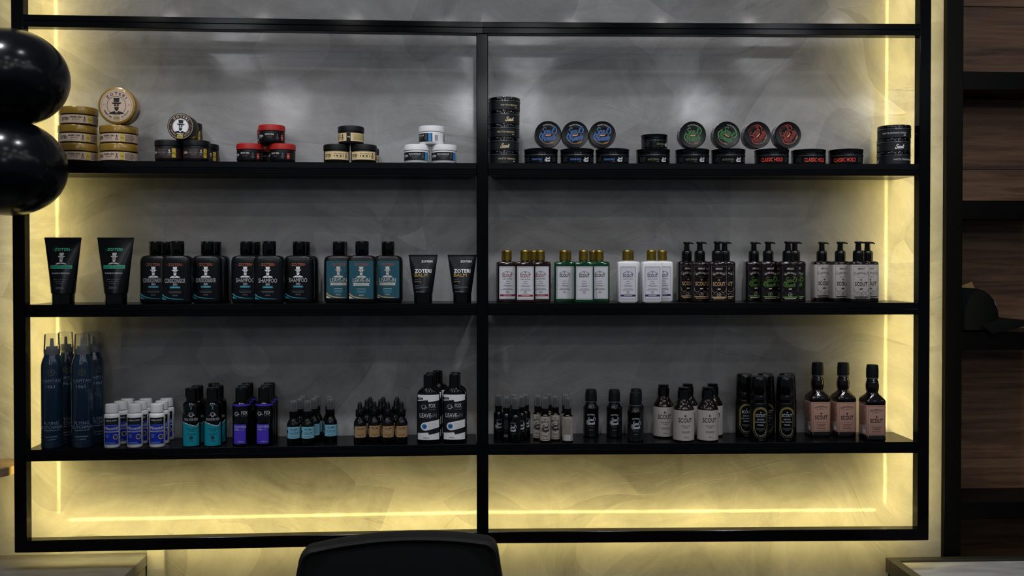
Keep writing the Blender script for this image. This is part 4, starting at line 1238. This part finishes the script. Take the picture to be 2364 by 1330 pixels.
def mini_spray(kind):
    p = Proto('spray_bottle', 'bottle')
    if kind == 'blue':
        r = 17
        p.add('body', lmesh('body', [(0, r*.92), (1, r*.98), (2.5, r), (50, r), (55, r*.97), (60, r*.86), (65, r*.68), (67, r*.62), (72, r*.60)], GLOSS, 9, angle=60))
        zc, z1, rc = 70, 114, 10.6
    else:
        r = 13.6
        p.add('body', lmesh('body', [(0, r*.92), (1, r*.98), (2.5, r), (66, r), (69.5, r*.93), (72, r*.80), (73, r*.72)], GLOSS, 9, angle=60))
        zc, z1, rc = 71, 117, 9.6
    c = p.add('collar', lmesh('collar', [(zc, rc*.98), (zc + .5, rc), (zc + 18, rc), (zc + 18.5, rc*.9)], BLK, 8, rib=0.012), None, 'black spray collar')
    p.add('nozzle', lmesh('nozzle', [(zc + 18, rc*.62), (zc + 34, rc*.60), (z1 - 5, rc*.50), (z1 - 4, rc*.4)], BLK, 6), c, 'black nozzle')
    v, f = loft([(zc + 17, rc*.99), (zc + 17.4, rc*1.05), (z1 - 1.5, rc*.90), (z1, rc*.84)], 7)
    p.add('clear_cap', mesh_from('clear_cap', v, f[:-2] + f[-1:], CLEAR, smooth=True), c, 'clear overcap')
    if kind == 'blue':
        lb = p.add('label', wrap_label('label', r + .3, 19, 48.5, SKYP, -1.15, 2.2, 26), 0, 'light blue label')
        q = Print(cyl(r + .3))
        q.t('ZOTERI', 0, 40, 4.6, 'navy', 18, 0.02).bars(0, 37.4, 12, 1, 2, 0.8, 'navy').t('SUBLIME', 1, 31.5, 4.0, 'navy', 22, 0.03).bars(1, 29, 22, 1, 2, 0.8, 'navy').bars(0, 24.5, 18, 2, 2.4, 0.8, 'navy').poly([(-19, 30), (-16, 36), (-17, 40), (-19.5, 40)], 'black').bars(26, 45, 8, 9, 2.6, 0.8, 'navy')
        p.add('lettering', q.mesh(), lb)
    elif kind == 'beige':
        lb = p.add('label', wrap_label('label', r + .3, 5, 68, BEIGEP2), 0, 'warm grey label')
        q = Print(cyl(r + .3))
        q.t('ABSOLUT', 0, 60.5, 2.6, 'black', 10, 0.02).t('BEARD OIL', 0, 53, 5, 'black', 19, 0.02, arc=14).line([(-4, 48), (0, 46), (4, 48)], 0.5, 'dim').logo(0, 37, 11, 'black', th=0.2).bars(1, 26, 6, 1, 2, 1.8, 'black').line([(-11, 22), (-6, 18), (-2, 21), (3, 17), (9, 22)], 0.6, 'black').frame(-4, 8, 4, 17, 0.6, 'black').r(-12, 8, 12, 9.2, 'black', 4)
        p.add('lettering', q.mesh(), lb)
        q = Print(cyl(r + .3)); q.bars(43, 62, 22, 16, 2.6, 0.9, 'dim')
        p.add('back_lettering', q.mesh('back_lettering'), lb)
        q = Print(cyl(r + .3)); q.r(36, 9, 50, 19, 'white', 4)
        for i in range(9): q.r(37 + i*1.3, 10, 37.6 + i*1.3, 18, 'black')
        p.add('barcode', q.mesh('barcode'), lb)
    else:
        q = Print(cyl(r + .1))
        q.t('BEARD OIL', 0, 51, 4, 'grey', 17, 0.02, arc=14).logo(0, 38, 10.5, 'silver', th=0.2).line([(-9, 26), (0, 23), (9, 26)], 0.6, 'grey')
        p.add('lettering', q.mesh(), 0)
        q = Print(cyl(r + .1)); q.bars(43, 55, 16, 9, 2.6, 0.8, 'dim')
        for i in range(8): q.r(38 + i*1.3, 12, 38.6 + i*1.3, 19, 'grey')
        p.add('back_lettering', q.mesh('back_lettering'), 0)
    return p
def dropper():
    p = Proto('dropper_bottle', 'bottle')
    r = 16.2
    p.add('body', lmesh('body', [(0, r*.92), (1, r*.98), (2.5, r), (50, r), (56, r*.97), (61, r*.85), (66, r*.66), (68, r*.58), (74, r*.57)], GLOSS, 9, angle=60))
    c = p.add('collar', lmesh('collar', [(71.5, 11), (72, 11.4), (88.5, 11), (89.5, 10.2), (90, 8)], BLK, 10, rib=0.03, ribz=(72, 89)), None, 'ribbed black collar')
    p.add('rubber_bulb', lmesh('rubber_bulb', [(89.5, 7.2), (92, 6.6), (102, 5.8), (106, 5.0), (108.2, 3.2), (108.8, 1)], MATTE, 6, angle=70), c, 'black rubber bulb')
    lb = p.add('label', wrap_label('label', r + .3, 19, 48, TANP, -0.95, 1.2, 20), 0, 'kraft brown label')
    q = Print(cyl(r + .3))
    q.t('ZOTERI', 1, 40, 4.4, 'black', 17, 0.01).bars(1, 37.4, 10, 1, 2, 0.8, 'black').bars(1, 33, 18, 3, 2.6, 0.9, 'olive').bars(1, 26, 20, 2, 2.4, 0.8, 'brown').bars(1, 21, 6, 1, 2, 1.0, 'brown')
    p.add('lettering', q.mesh(), lb)
    q = Print(cyl(r + .1))
    q.line([(-20, 40), (-18, 36), (-20, 33), (-18, 29), (-20, 25), (-18.5, 22)], 1.8, 'offwhite')
    p.add('side_mark', q.mesh('side_mark'), 0)
    return p
def fox_leave():
    p = Proto('hair_lotion_bottle', 'bottle')
    hx, hy = 30.5, 19
    secs = [(0, hx*.92, hy*.90), (1.2, hx*.97, hy*.97), (3.5, hx, hy), (118, hx, hy), (126, hx*.985, hy*.98), (133, hx*.93, hy*.95), (139, hx*.78, hy*.88), (143, hx*.56, hy*.78), (145, 14, 14)]
    p.add('body', lmesh('body', secs, GLOSS, 9, angle=60))
    p.add('cap', lmesh('cap', [(144.5, 13), (145, 13.4), (175.5, 13.4), (178, 12.8), (179, 11)], GLOSS, 8), None, 'black flip cap')
    s = oval(hx + 0.3, hy + 0.3)
    v, f = [], []; n = 16
    for i in range(n + 1):
        u = -27.5 + 55*i/n
        for z in (11, 128):
            x, y, zz = s(u, z, 0.05); v.append((x*.001, y*.001, zz*.001))
    f = [(2*i, 2*i+2, 2*i+3, 2*i+1) for i in range(n)]
    lb = p.add('label', mesh_from('label', v, f, INKBLK, smooth=True), 0, 'black and white front label')
    q = Print(s)
    def sl(pts, c):                          # slice polygons so that they follow the curve
        xs = sorted({p_[0] for p_ in pts} | {-27.5 + 2.75*i for i in range(21)})
        lo = [p_ for p_ in pts[0]]; up_ = [p_ for p_ in pts[1]]
    def band(lower, upper, c):
        def ev(pl, u):
            for (a, b), (a2, b2) in zip(pl, pl[1:]):
                if a <= u <= a2: return b + (b2 - b)*(u - a)/max(1e-6, a2 - a)
            return pl[-1][1]
        u0, u1 = lower[0][0], lower[-1][0]
        us = sorted({u for u, _ in lower + upper} | {u0 + (u1 - u0)*i/14 for i in range(15)})
        pts = []
        for u in us: pts += [(u, ev(lower, u)), (u, ev(upper, u))]
        q._put(pts, [(2*i, 2*i+2, 2*i+3, 2*i+1) for i in range(len(us) - 1)], c, 0.15)
    band([(-27.5, 111.5), (-2, 114.5), (1, 109.5), (27.5, 113)], [(-27.5, 128), (27.5, 128)], 'white')
    band([(-27.5, 114.5), (-14, 115.5)], [(-27.5, 120.5), (-14, 121)], 'black')
    q.t('NEW', -20.5, 116.4, 2.6, 'white', 8, 0.03, lift=0.5)
    q.mask(-12, 96, 21, 'silver').t('FOX', 10, 95, 10.2, 'silver', 17, 0.02).t('FOR MEN', 10, 88.5, 3.4, 'grey', 17).t('LEAVE-', -6, 69.5, 11, 'silver', 33, 0.03).t('IN', 16.5, 69.5, 11, 'grey', 9, 0.0).bars(-2, 66.5, 24, 1, 2, 0.5, 'grey')
    band([(-20, 45), (-18, 40), (-14, 36.5), (-8, 35), (27.5, 43)], [(-20, 46), (-18, 52), (-14, 55.5), (-8, 57), (27.5, 63)], 'white')
    q.disc(-10, 46, 6.4, 'azure', n=20, lift=0.4).ring(-10, 46, 4.6, 0.7, 'navy', n=18, lift=0.5).disc(-10, 46, 2.4, 'navy', n=14, lift=0.5)
    for k in range(4): q.t('- - - - - - -', 10, 53 - 3.5*k, 3.2, 'black', 19, 0.02, rot=0.10, lift=0.5)
    band([(-27.5, 11.2), (27.5, 11.2)], [(-27.5, 28), (-1, 30.5), (2, 24.5), (27.5, 29)], 'white')
    q.t('240ml', -6, 15, 3.8, 'black', 15, 0.04, lift=0.5)
    p.add('lettering', q.mesh(), lb)
    return p
def groom():
    p = Proto('grooming_bottle', 'bottle')
    r = 21.5
    p.add('body', lmesh('body', [(0, r*.93), (1, r*.98), (2.5, r), (6, r), (7.5, r*.965), (76, r*.965), (77.5, r), (80, r*.99), (84, r*.86), (90, r*.68), (92, r*.66), (97, r*.64)], GLOSS, 8, angle=40))
    p.add('neck_ring', lmesh('neck_ring', [(94, 15.2), (94.6, 15.8), (96.6, 15.8), (97.2, 15.2)], SILV, 8), 0, 'thin metal neck ring')
    p.add('cap', lmesh('cap', [(97.4, 15.4), (98, 16), (118, 15.4), (125, 14.2), (128, 13.4), (128.6, 12)], MATTE, 10, rib=0.01, ribz=(98, 124)), None, 'matte black cap')
    q = Print(cyl(r*.965 + .1))
    q.t('GROOMING', 0, 61, 4.4, 'silver', 19, 0.03, arc=24).logo(0, 45, 12.5, 'silver', th=0.16).t('MADE IN BRAZIL', 0, 29.5, 2.4, 'grey', 16, 0, arc=-30).t('100ml', 0, 20.5, 3.4, 'grey', 10, 0.03).bars(-38, 60, 14, 12, 3.2, 1.0, 'dim')
    q.r(-37, 14, -31, 26, 'grey', 2)
    p.add('lettering', q.mesh(), 0)
    return p
def esfol():
    p = Proto('exfoliant_bottle', 'bottle')
    r = 27.5
    p.add('body', lmesh('body', [(0, r*.93), (1, r*.97), (3, r), (84, r), (88, r*.96), (100, r*.72), (108, r*.56), (111, r*.53), (114, r*.52)], AMBERD, 9, angle=50))
    p.add('cap', lmesh('cap', [(111.5, 15.2), (112, 15.8), (133, 15.4), (134, 14.2), (135, 13.0), (137.5, 13.6), (138.4, 14.2), (140.4, 14.2), (141, 13)], GLOSS, 8), None, 'black flip cap')
    lb = p.add('label', wrap_label('label', r + .3, 5, 83.5, PALEP), 0, 'pale grey label')
    q = Print(cyl(r + .3))
    q.cross(0, 69.5, 6, 'black').t('SCOUT', 0, 52.5, 12, 'black', 37, 0.015).t('ESFOLIANTE', 2, 41.8, 3.4, 'dim', 24, 0.01).t('FACIAL', 2, 37.2, 3.2, 'dim', 14, 0.01).bars(2, 28, 26, 2, 3.0, 1.1, 'dim').t('100 g', 3, 12.5, 3.2, 'dim', 11, 0.02)
    p.add('lettering', q.mesh(), lb)
    return p
def espuma():
    p = Proto('foam_bottle', 'bottle')
    r = 24.5
    p.add('body', lmesh('body', [(0, r*.92), (1.2, r*.97), (3, r), (98, r), (101, r*.97), (102, r*.93)], BLK, 9, angle=50))
    p.add('pump_collar', lmesh('pump_collar', [(101.5, r*.94), (102, r*.955), (121, r*.945), (122, r*.92)], GLOSS, 14, rib=0.015), None, 'ribbed black collar')
    p.add('cap', lmesh('cap', [(121.8, r*.93), (122.5, r*.95), (160, r*.88), (167, r*.84), (169.4, r*.78), (170, r*.70)], GLOSS, 9), None, 'gloss black overcap')
    q = Print(cyl(r + .1))
    import itertools
    def stad(hw, z0, z1, n=14):
        pts = []
        for i in range(n + 1):
            a = PI*i/n; pts.append((hw*math.cos(a), z1 - hw + hw*math.sin(a)))
        for i in range(n + 1):
            a = PI + PI*i/n; pts.append((hw*math.cos(a), z0 + hw + hw*math.sin(a)))
        return pts
    o, i_ = stad(20.5, 11, 92), stad(15.5, 16, 87)
    n = len(o)
    def vr(a, b): q._put([x for pr in zip(o, i_) for x in pr][2*a:2*b+2], [(2*k, 2*k+2, 2*k+3, 2*k+1) for k in range(b - a)], 'goldfoil', 0.2)
    vr(0, n//2)
    q.line(o[n//2:] + [o[0]], 0.6, 'olive', sub=1).line(i_ + [i_[0]], 0.5, 'olive', sub=1)
    for k in range(11):
        a = PI + PI*(k + 0.5)/11
        q.line([(13*math.cos(a), 31 + 13*math.sin(a)), (16.5*math.cos(a), 31 + 16.5*math.sin(a))], 1.2, 'silver', sub=1)
    q.cross(0, 77.5, 3.6, 'silver').t('SCOUT', 0, 66, 8.2, 'silver', 26, 0.01).t('ESPUMA', 0, 57.5, 3.6, 'silver', 18, 0.01).t('DE LIMPEZA', 0, 50.5, 3.6, 'silver', 27, 0.01).t('FACIAL', 0, 43.5, 3.6, 'silver', 16, 0.01).bars(0, 36, 26, 2, 2.6, 0.8, 'grey').bars(0, 29.5, 14, 1, 2, 0.8, 'grey').t('150ml', 0, 4.8, 3, 'grey', 10, 0.02)
    p.add('lettering', q.mesh(), 0)
    return p
def whisky():
    p = Proto('square_shampoo_bottle', 'bottle')
    h = 27
    secs = [(0, h*.93, h*.93, 6), (1.5, h*.98, h*.98, 6), (4, h, h, 6), (11, h, h, 6), (12.5, h*.975, h*.975, 6), (98, h*.975, h*.975, 6), (99.5, h, h, 6.5), (106, h*.99, h*.99, 7), (110, h*.94, h*.94, 9), (121, h*.62, h*.62, 13), (125, 15, 15, 15), (127, 14.6, 14.6, 14.6), (134, 16.8, 16.8, 16.8), (145, 17.4, 17.4, 17.4), (155, 15.6, 15.6, 15.6), (161, 13.6, 13.6, 13.6), (164, 13.2, 13.2, 13.2)]
    p.add('body', lmesh('body', secs, AMBERD, 7, angle=42))
    p.add('neck_ring', lmesh('neck_ring', [(162, 14.6), (162.8, 15.6), (165, 15.6), (165.8, 14.8)], SILV, 8), 0, 'silver neck ring')
    p.add('cap', lmesh('cap', [(165.6, 15), (166.2, 15.8), (187, 15.8), (191, 15.0), (197, 14.4), (199, 14.0), (199.6, 12.5)], MATTE, 10, rib=0.01, ribz=(166, 190)), None, 'matte black cap')
    hh = h*.975 + 0.3
    v, f = loft([(15.5, hh, hh, 6), (15.7, hh + .05, hh + .05, 6), (95, hh + .05, hh + .05, 6), (95.2, hh, hh, 6)], 6)
    lb = p.add('label', mesh_from('label', v, f, PINKP, smooth=True, angle=50), 0, 'pinkish brown wrap label')
    q = Print(flat(hh + 0.05))
    q.frame(-22, 18, 22, 92, 0.4, 'brown').t('SHAMPOO', 0, 80.5, 5.2, 'black', 34, 0.03, arc=55).t('2 EM 1', 0, 75.5, 2.8, 'dim', 24, 0.0, arc=55).cross(0, 64.5, 6, 'black').t('SCOUT', 0, 49, 11, 'black', 34, 0.02).r(-17, 40.5, 17, 40.9, 'brown').bars(0, 35, 26, 2, 4, 1.4, 'brown').bars(0, 24.5, 24, 1, 2, 1.6, 'brown')
    p.add('lettering', q.mesh(), lb)
    def side(u, v_, l): return (-hh - 0.05 - l, -u, v_)
    q = Print(side); q.bars(0, 88, 40, 14, 3.6, 1.3, 'brown', True)
    p.add('side_lettering', q.mesh('side_lettering'), lb)
    q = Print(side); q.r(4, 19, 22, 42, 'white')
    for i in range(11): q.r(5.5 + i*1.4, 30, 6.1 + i*1.4, 41, 'black')
    p.add('barcode', q.mesh('barcode'), lb)
    return p

# ------------------------------------------------------------------ placing the packages on the shelves
R_ = math.radians
def put(proto, desc, group, shelf, hmid, items, fy=0.0):
    """items: (pixel column, depth of the centre in mm, rotation in degrees, height offset in mm, where)"""
    zs = SH[shelf][0]
    for px, dep, rot, zo, where in items:
        z = zs + zo*0.001
        d = dep*0.001
        x = x_at(px, d - fy*0.001, z + hmid*0.001)
        make(proto, desc + ' ' + where, group, (x, d + yk(x), z + 0.0002), (0, 0, R_(rot)))
def stand(proto, desc, group, shelf, r, H, items):
    """jars standing on edge with the lid towards the room: (pixel column, depth of the lid face, turn in degrees, offset, where)"""
    zs = SH[shelf][0]
    for px, dep, turn, zo, where in items:
        z = zs + (zo + r)*0.001
        x = x_at(px, dep*0.001, z)
        rot = (Matrix.Rotation(PI/2, 4, 'X') @ Matrix.Rotation(R_(turn), 4, 'Z')).to_euler()
        make(proto, desc + ' ' + where, group, (x, (dep + H)*0.001 + yk(x), z + 0.0002), rot)

# top shelf, left bay
g = 'gold wax jars at the left end of the top shelf'
gj = gold_jar()
put(gj, 'gold-lidded wax jar with beige label,', g, 1, 23, [
    (181, 52, 10, 0, 'bottom of the leftmost stack of three'), (179.5, 52, 12, 46.4, 'middle of the leftmost stack of three'),
    (182, 51, 14, 92.8, 'top of the leftmost stack of three'), (275, 52, -12, 0, 'bottom of the stack of two'), (275, 52, -12, 46.4, 'upper of the stack of two')])
stand(gj, 'round gold wax jar standing on edge, gentleman emblem facing out,', g, 1, 47, 46, [(269, 6, 0, 92.8, 'above the stack of two')])
g = 'dark jars with brown labels on the top shelf'
bj = brown_jar()
put(bj, 'black jar with dark brown label and yellow mark,', g, 1, 27, [
    (389, 37, -7, 0, 'front row left'), (454, 37, 7, 0, 'front row right'), (475, 106, 10, 0, 'back row, half seen at right'),
    (408, 106, 5, 0, 'back row, behind the front left jar'), (436, 106, 18, 55.3, 'upright on the back row')])
stand(bj, 'dark jar on its edge with brown and white gentleman lid facing out,', g, 1, 34, 55, [(417, 12, -4, 55.3, 'atop two jars')])
g = 'red-lidded jars on the top shelf'
put(red_jar(), 'black jar with red lid,', g, 1, 24, [
    (577, 37, -10, 0, 'bottom left of the red-lidded pile'), (652, 37, -23, 0, 'bottom right of the red-lidded pile'), (627.5, 37, 1, 48.3, 'on top of the red-lidded pile'),
    (622, 106, 0, 0, 'back row beneath another, seen between the two front jars'), (624, 106, -4, 48.3, 'behind the topmost one of the red-lidded pile')])
g = 'black jars with cream labels on the top shelf'
put(cream_jar(), 'matte black jar with cream label,', g, 1, 24, [
    (777, 37, 10, 0, 'bottom left of the cream-labelled pile'), (840, 37, 3, 0, 'bottom right of the cream-labelled pile'), (810.5, 40, -78, 47.8, 'turned sideways on top of its pile'),
    (846, 107, 30, 0, 'back row, peeking out at right')])
g = 'white jars on the top shelf'
put(white_jar(), 'white jar with black label,', g, 1, 24, [
    (962.5, 37, -4, 0, 'bottom left of the white pile'), (1025.5, 37, 0, 0, 'bottom right of the white pile'), (996.5, 39, -59, 48.8, 'top of the white pile, barcode showing')])
# top shelf, right bay
g = 'stacked black tins beside the centre post'
tm = tin('cream')
put(tm, 'black pomade tin with cream lettering,', g, 1, 17, [
    (1162, 50, -108, 0, 'bottom of the stack of five'), (1162, 50, 3, 34.8, 'second from below in the stack of five'), (1162.5, 50, -113, 69.6, 'middle of the stack of five'),
    (1163, 50, 19, 104.4, 'second from the top of the stack of five'), (1164, 49, -102, 139.2, 'top of the stack of five')])
g = 'stacked black tins at the right end of the top shelf'
put(tin('white'), 'black pomade tin with white lettering,', g, 1, 17, [
    (2063, 50, -102, 0, 'bottom of the stack of three at right'), (2063, 50, -5, 34.8, 'middle of the stack of three at right'), (2064, 50, -144, 69.6, 'top of the stack of three at right')])
g = 'large black pomade jars on the top shelf'
put(pomade_jar(45, 40, 'blue', 'STRONG HOLD', False), 'large black pomade jar with blue lettering,', g, 1, 20, [
    (1249, 48, -8, 0, 'left of three'), (1332, 48, 0, 0, 'middle of three'), (1413.5, 48, -8, 0, 'right of three')])
put(pomade_jar(45, 40, 'moss', 'MATTE STRONG', False), 'large black pomade jar with dull green lettering', g, 1, 20, [
    (1507.5, 48, 2, 0, 'carrying a small upright jar'), (1598, 48, -5, 0, 'below the upright green script lid'), (1681, 48, -5, 0, 'below the tilted green script lid')])
put(pomade_jar(45, 40, 'red', 'CLASSIC HOLD', True), 'large black pomade jar with big red lettering,', g, 1, 20, [
    (1781, 46, -9, 0, 'left of three'), (1866, 52, 12, 0, 'middle of three'), (1952.5, 46, -19, 0, 'right of three')])
g = 'small black pomade jars on the top shelf'
put(pomade_jar(35, 38, 'moss', 'MATTE STRONG', False), 'small black pomade jar', g, 1, 19, [(1510.5, 44, 19, 40.3, 'upright on a large jar beside the blue script lids')])
stand(pomade_jar(35, 38, 'blue', 'STRONG HOLD', False), 'small jar on edge, blue script lid facing out,', g, 1, 35, 38, [
    (1265.5, 8, 0, 40.3, 'left of three'), (1328, 8, 6, 40.3, 'middle of three'), (1391, 8, 0, 40.3, 'right of three')])
stand(pomade_jar(35, 38, 'green', 'MATTE STRONG', False), 'small jar on edge, green script lid facing out,', g, 1, 35, 38, [
    (1599.5, 8, 0, 40.3, 'lettering upright'), (1678.5, 8, -32, 40.3, 'lettering tilted')])
stand(pomade_jar(35, 38, 'red', 'CLASSIC HOLD', False), 'small jar on edge, red script lid facing out,', g, 1, 35, 38, [
    (1749, 8, 48, 40.3, 'left of two'), (1819.5, 8, 50, 40.3, 'right of two')])

# middle shelf, left bay
put(cream_tube(), 'tall black cream tube with green lettering standing on its cap,', 'black cream tubes at the left end', 2, 85, [
    (146, 32, 0, 0, 'nearest the left post'), (267.5, 32, 0, 0, 'beside the conditioners')])
put(flat_bottle('cond'), 'flat black conditioner bottle,', 'conditioner bottles', 2, 80, [
    (404, 24, 0, 0, 'foremost, in front of its group'), (354, 67, 0, 0, 'left of the foremost one'), (475, 67, 0, 0, 'right of the foremost one'),
    (376, 111, 0, 0, 'back row left'), (491, 111, 0, 0, 'back row right')], fy=20)
put(flat_bottle('sham'), 'flat black shampoo bottle with copper lettering,', 'shampoo bottles', 2, 80, [
    (618, 24, 0, 0, 'foremost, in front of its group'), (566, 67, 0, 0, 'left of the foremost one'), (688, 67, 0, 0, 'right of the foremost one'),
    (583, 111, 0, 0, 'back row left'), (698, 111, 0, 0, 'back row right')], fy=20)
put(flat_bottle('leave'), 'flat black bottle with teal label,', 'leave-in bottles with teal labels', 2, 80, [
    (834, 24, 0, 0, 'foremost of its group'), (781, 67, 0, 0, 'left of the foremost one'), (894.5, 67, 0, 0, 'right of the foremost one'), (785, 111, 0, 0, 'back row')], fy=20)
put(balm_tube(), 'short black balm tube with white and gold lettering', 'black balm tubes', 2, 63, [
    (977, 30, 0, 0, 'beside the teal-labelled bottles'), (1067, 34, 0, 0, 'against the centre post')])
# middle shelf, right bay
d = 'gold-capped square bottle'
put(aftershave('brown'), 'amber square bottle with gold cap and white label,', 'amber aftershave bottles', 2, 68, [
    (1213, 19, 0, 0, 'foremost'), (1171.5, 53, 0, 0, 'left of the foremost'), (1248.5, 53, 0, 0, 'right of the foremost'), (1169, 93, 0, 0, 'back row left'), (1234, 93, 0, 0, 'back row right')], fy=15.5)
put(aftershave('green'), 'green square bottle with gold cap and white label,', 'green aftershave bottles', 2, 68, [
    (1349, 19, 0, 0, 'foremost'), (1303.5, 53, 0, 0, 'left of the foremost'), (1385, 53, 0, 0, 'right of the foremost'), (1310, 93, 0, 0, 'back row left'), (1372, 93, 0, 0, 'back row right')], fy=15.5)
put(aftershave('white'), 'white square bottle with gold cap and blue-banded label,', 'white aftershave balm bottles', 2, 68, [
    (1450, 19, 0, 0, 'front left'), (1506.5, 19, 0, 0, 'front right'), (1455, 60, 0, 0, 'behind the front left one'), (1531.5, 60, 0, 0, 'behind the front right one')], fy=15.5)
w4 = ('leftmost and rearmost', 'second from the left', 'foremost', 'behind the foremost at right')
for kind, desc, grp, xs in (('orange', 'black pump bottle with orange lettering,', 'orange-lettered pump bottles', (1589, 1619.5, 1660, 1677)),
                            ('green', 'black pump bottle with green script,', 'green-lettered pump bottles', (1745, 1778.5, 1824.5, 1840)),
                            ('white', 'black pump bottle with pale label,', 'pale-labelled pump bottles', (1903, 1946, 1988, 2009))):
    put(pump_bottle(kind), desc, grp, 2, 60, [(x, dd, 0, 0, w) for x, dd, w in zip(xs, (100, 61, 22, 62), w4)], fy=18)

# bottom shelf, left bay
put(aerosol(), 'tall navy spray can with clear cap,', 'navy spray cans', 3, 120, [
    (120.5, 31, 20, 0, 'front left'), (190.5, 31, 20, 0, 'front right'), (152, 92, 30, 0, 'behind the front left can'), (215, 92, 55, 0, 'behind the front right can')])
its = []
for c, col in enumerate((((259, 'left'), (279, 'left'), (294.5, 'left')), ((311.5, 'middle'), (325, 'middle'), (337, 'middle')), ((363, 'right'), (374, 'right'), (385, 'right')))):
    for k, (x, cn) in enumerate(col):
        its.append((x, (24, 69, 116)[k], 16 if c < 2 or k == 0 else 8, 0, ('front' if k == 0 else 'middle' if k == 1 else 'back') + ' of the ' + cn + ' column'))
put(minox(), 'small white tonic bottle with blue label,', 'white tonic bottles in three columns', 3, 50, its)
put(fox('teal'), 'black bottle with teal foil label,', 'teal foil bottles', 3, 70, [
    (442, 28, 14, 0, 'front left'), (491.5, 28, 14, 0, 'front right'), (456, 73, 14, 0, 'second row left'), (503, 73, 14, 0, 'second row right'), (494, 117, 14, 0, 'rearmost')])
put(fox('purple'), 'black bottle with violet foil panel,', 'violet foil bottles', 3, 70, [
    (558, 28, 12, 0, 'front left'), (610.5, 28, 12, 0, 'front right'), (563, 73, 12, 0, 'second row left'), (615.5, 73, 12, 0, 'second row right'), (572, 117, 12, 0, 'rearmost left'), (622, 117, 12, 0, 'rearmost right')])
put(mini_spray('blue'), 'small amber spray bottle with light blue label,', 'blue-labelled spray bottles', 3, 55, [
    (678, 22, 10, 0, 'front left'), (710.5, 21, 10, 0, 'front middle'), (763.5, 48, 8, 0, 'standing apart at right'), (692, 60, 12, 0, 'second row left'), (724.5, 62, -55, 0, 'second row, label turned sideways'),
    (698.5, 104, 10, 0, 'rearmost left'), (730.5, 104, -60, 0, 'rearmost middle'), (760.5, 96, 10, 0, 'behind the one standing apart')])
put(dropper(), 'small dropper bottle with kraft label,', 'dropper bottles', 3, 50, [
    (831, 22, 8, 0, 'first from left in the front row'), (864, 30, 8, 0, 'second from left in the front row'), (895, 22, 8, 0, 'third from left in the front row'), (926.5, 22, 8, 0, 'rightmost in the front row'),
    (847, 66, 8, 0, 'left of the second row'), (878.5, 66, 8, 0, 'middle of the second row'), (914, 66, 8, 0, 'right of the second row'),
    (855, 108, 8, 0, 'left of the back row'), (885, 108, 8, 0, 'middle of the back row'), (917, 108, 8, 0, 'right of the back row')])
put(fox_leave(), 'black lotion bottle with black and white slanted label,', 'black and white lotion bottles beside the centre post', 3, 90, [
    (989.5, 24, 0, 0, 'front left'), (1049, 24, 0, 0, 'front right'), (994.5, 67, 0, 0, 'second row left'), (1052, 67, 0, 0, 'second row right'), (1010.5, 111, 0, 0, 'rearmost')])
# bottom shelf, right bay
put(mini_spray('black'), 'small all-black spray bottle', 'black spray bottles beside the centre post', 3, 55, [
    (1151, 71, 5, 0, 'nearest the centre post'), (1169.5, 41, 170, 0, 'second from the centre post, turned backwards'), (1190, 20, -38, 0, 'foremost'),
    (1204, 50, -10, 0, 'right behind the foremost'), (1186.5, 76, 10, 0, 'behind the foremost, almost hidden'), (1213, 82, 10, 0, 'rightmost of its cluster')])
put(mini_spray('beige'), 'slim black spray bottle with warm grey label,', 'grey-labelled spray bottles', 3, 55, [
    (1242, 61, -8, 0, 'leftmost'), (1258.5, 26, -2, 0, 'front of its cluster'), (1282, 46, -6, 0, 'right of the front one'), (1310.5, 22, 172, 0, 'turned backwards at right'),
    (1306, 72, -5, 0, 'behind the turned one'), (1268, 86, -5, 0, 'rearmost')])
put(groom(), 'black round-shouldered bottle with white script,', 'black grooming bottles', 3, 65, [
    (1364.5, 92, -8, 0, 'left of the group'), (1418, 86, -6, 0, 'middle of the group'), (1467, 27, -6, 0, 'front right'), (1468.5, 98, -8, 0, 'behind the front right one')])
put(esfol(), 'dark bottle with pale wrap label and flip cap,', 'pale-labelled exfoliant bottles', 3, 70, [
    (1531.5, 88, -5, 0, 'leftmost'), (1578, 33, -3, 0, 'front left'), (1633.5, 33, -3, 0, 'front right'), (1587.5, 104, -8, 0, 'behind, between the front two'), (1645, 104, -8, 0, 'behind at right')])
put(espuma(), 'tall black foam bottle with gold arched label,', 'black foam bottles', 3, 85, [
    (1752.5, 30, -8, 0, 'front left'), (1813, 30, -8, 0, 'front right'), (1719, 88, -4, 0, 'leftmost'), (1767.5, 92, -8, 0, 'behind, between the front two'), (1817, 92, -12, 0, 'behind the front right one')])
put(whisky(), 'dark square shampoo bottle with pinkish label,', 'square shampoo bottles at the right end', 3, 100, [
    (1896, 92, 0, 0, 'leftmost of three'), (1956, 86, 0, 0, 'middle of three'), (2024, 37, 0, 0, 'rightmost and foremost of three')], fy=27)
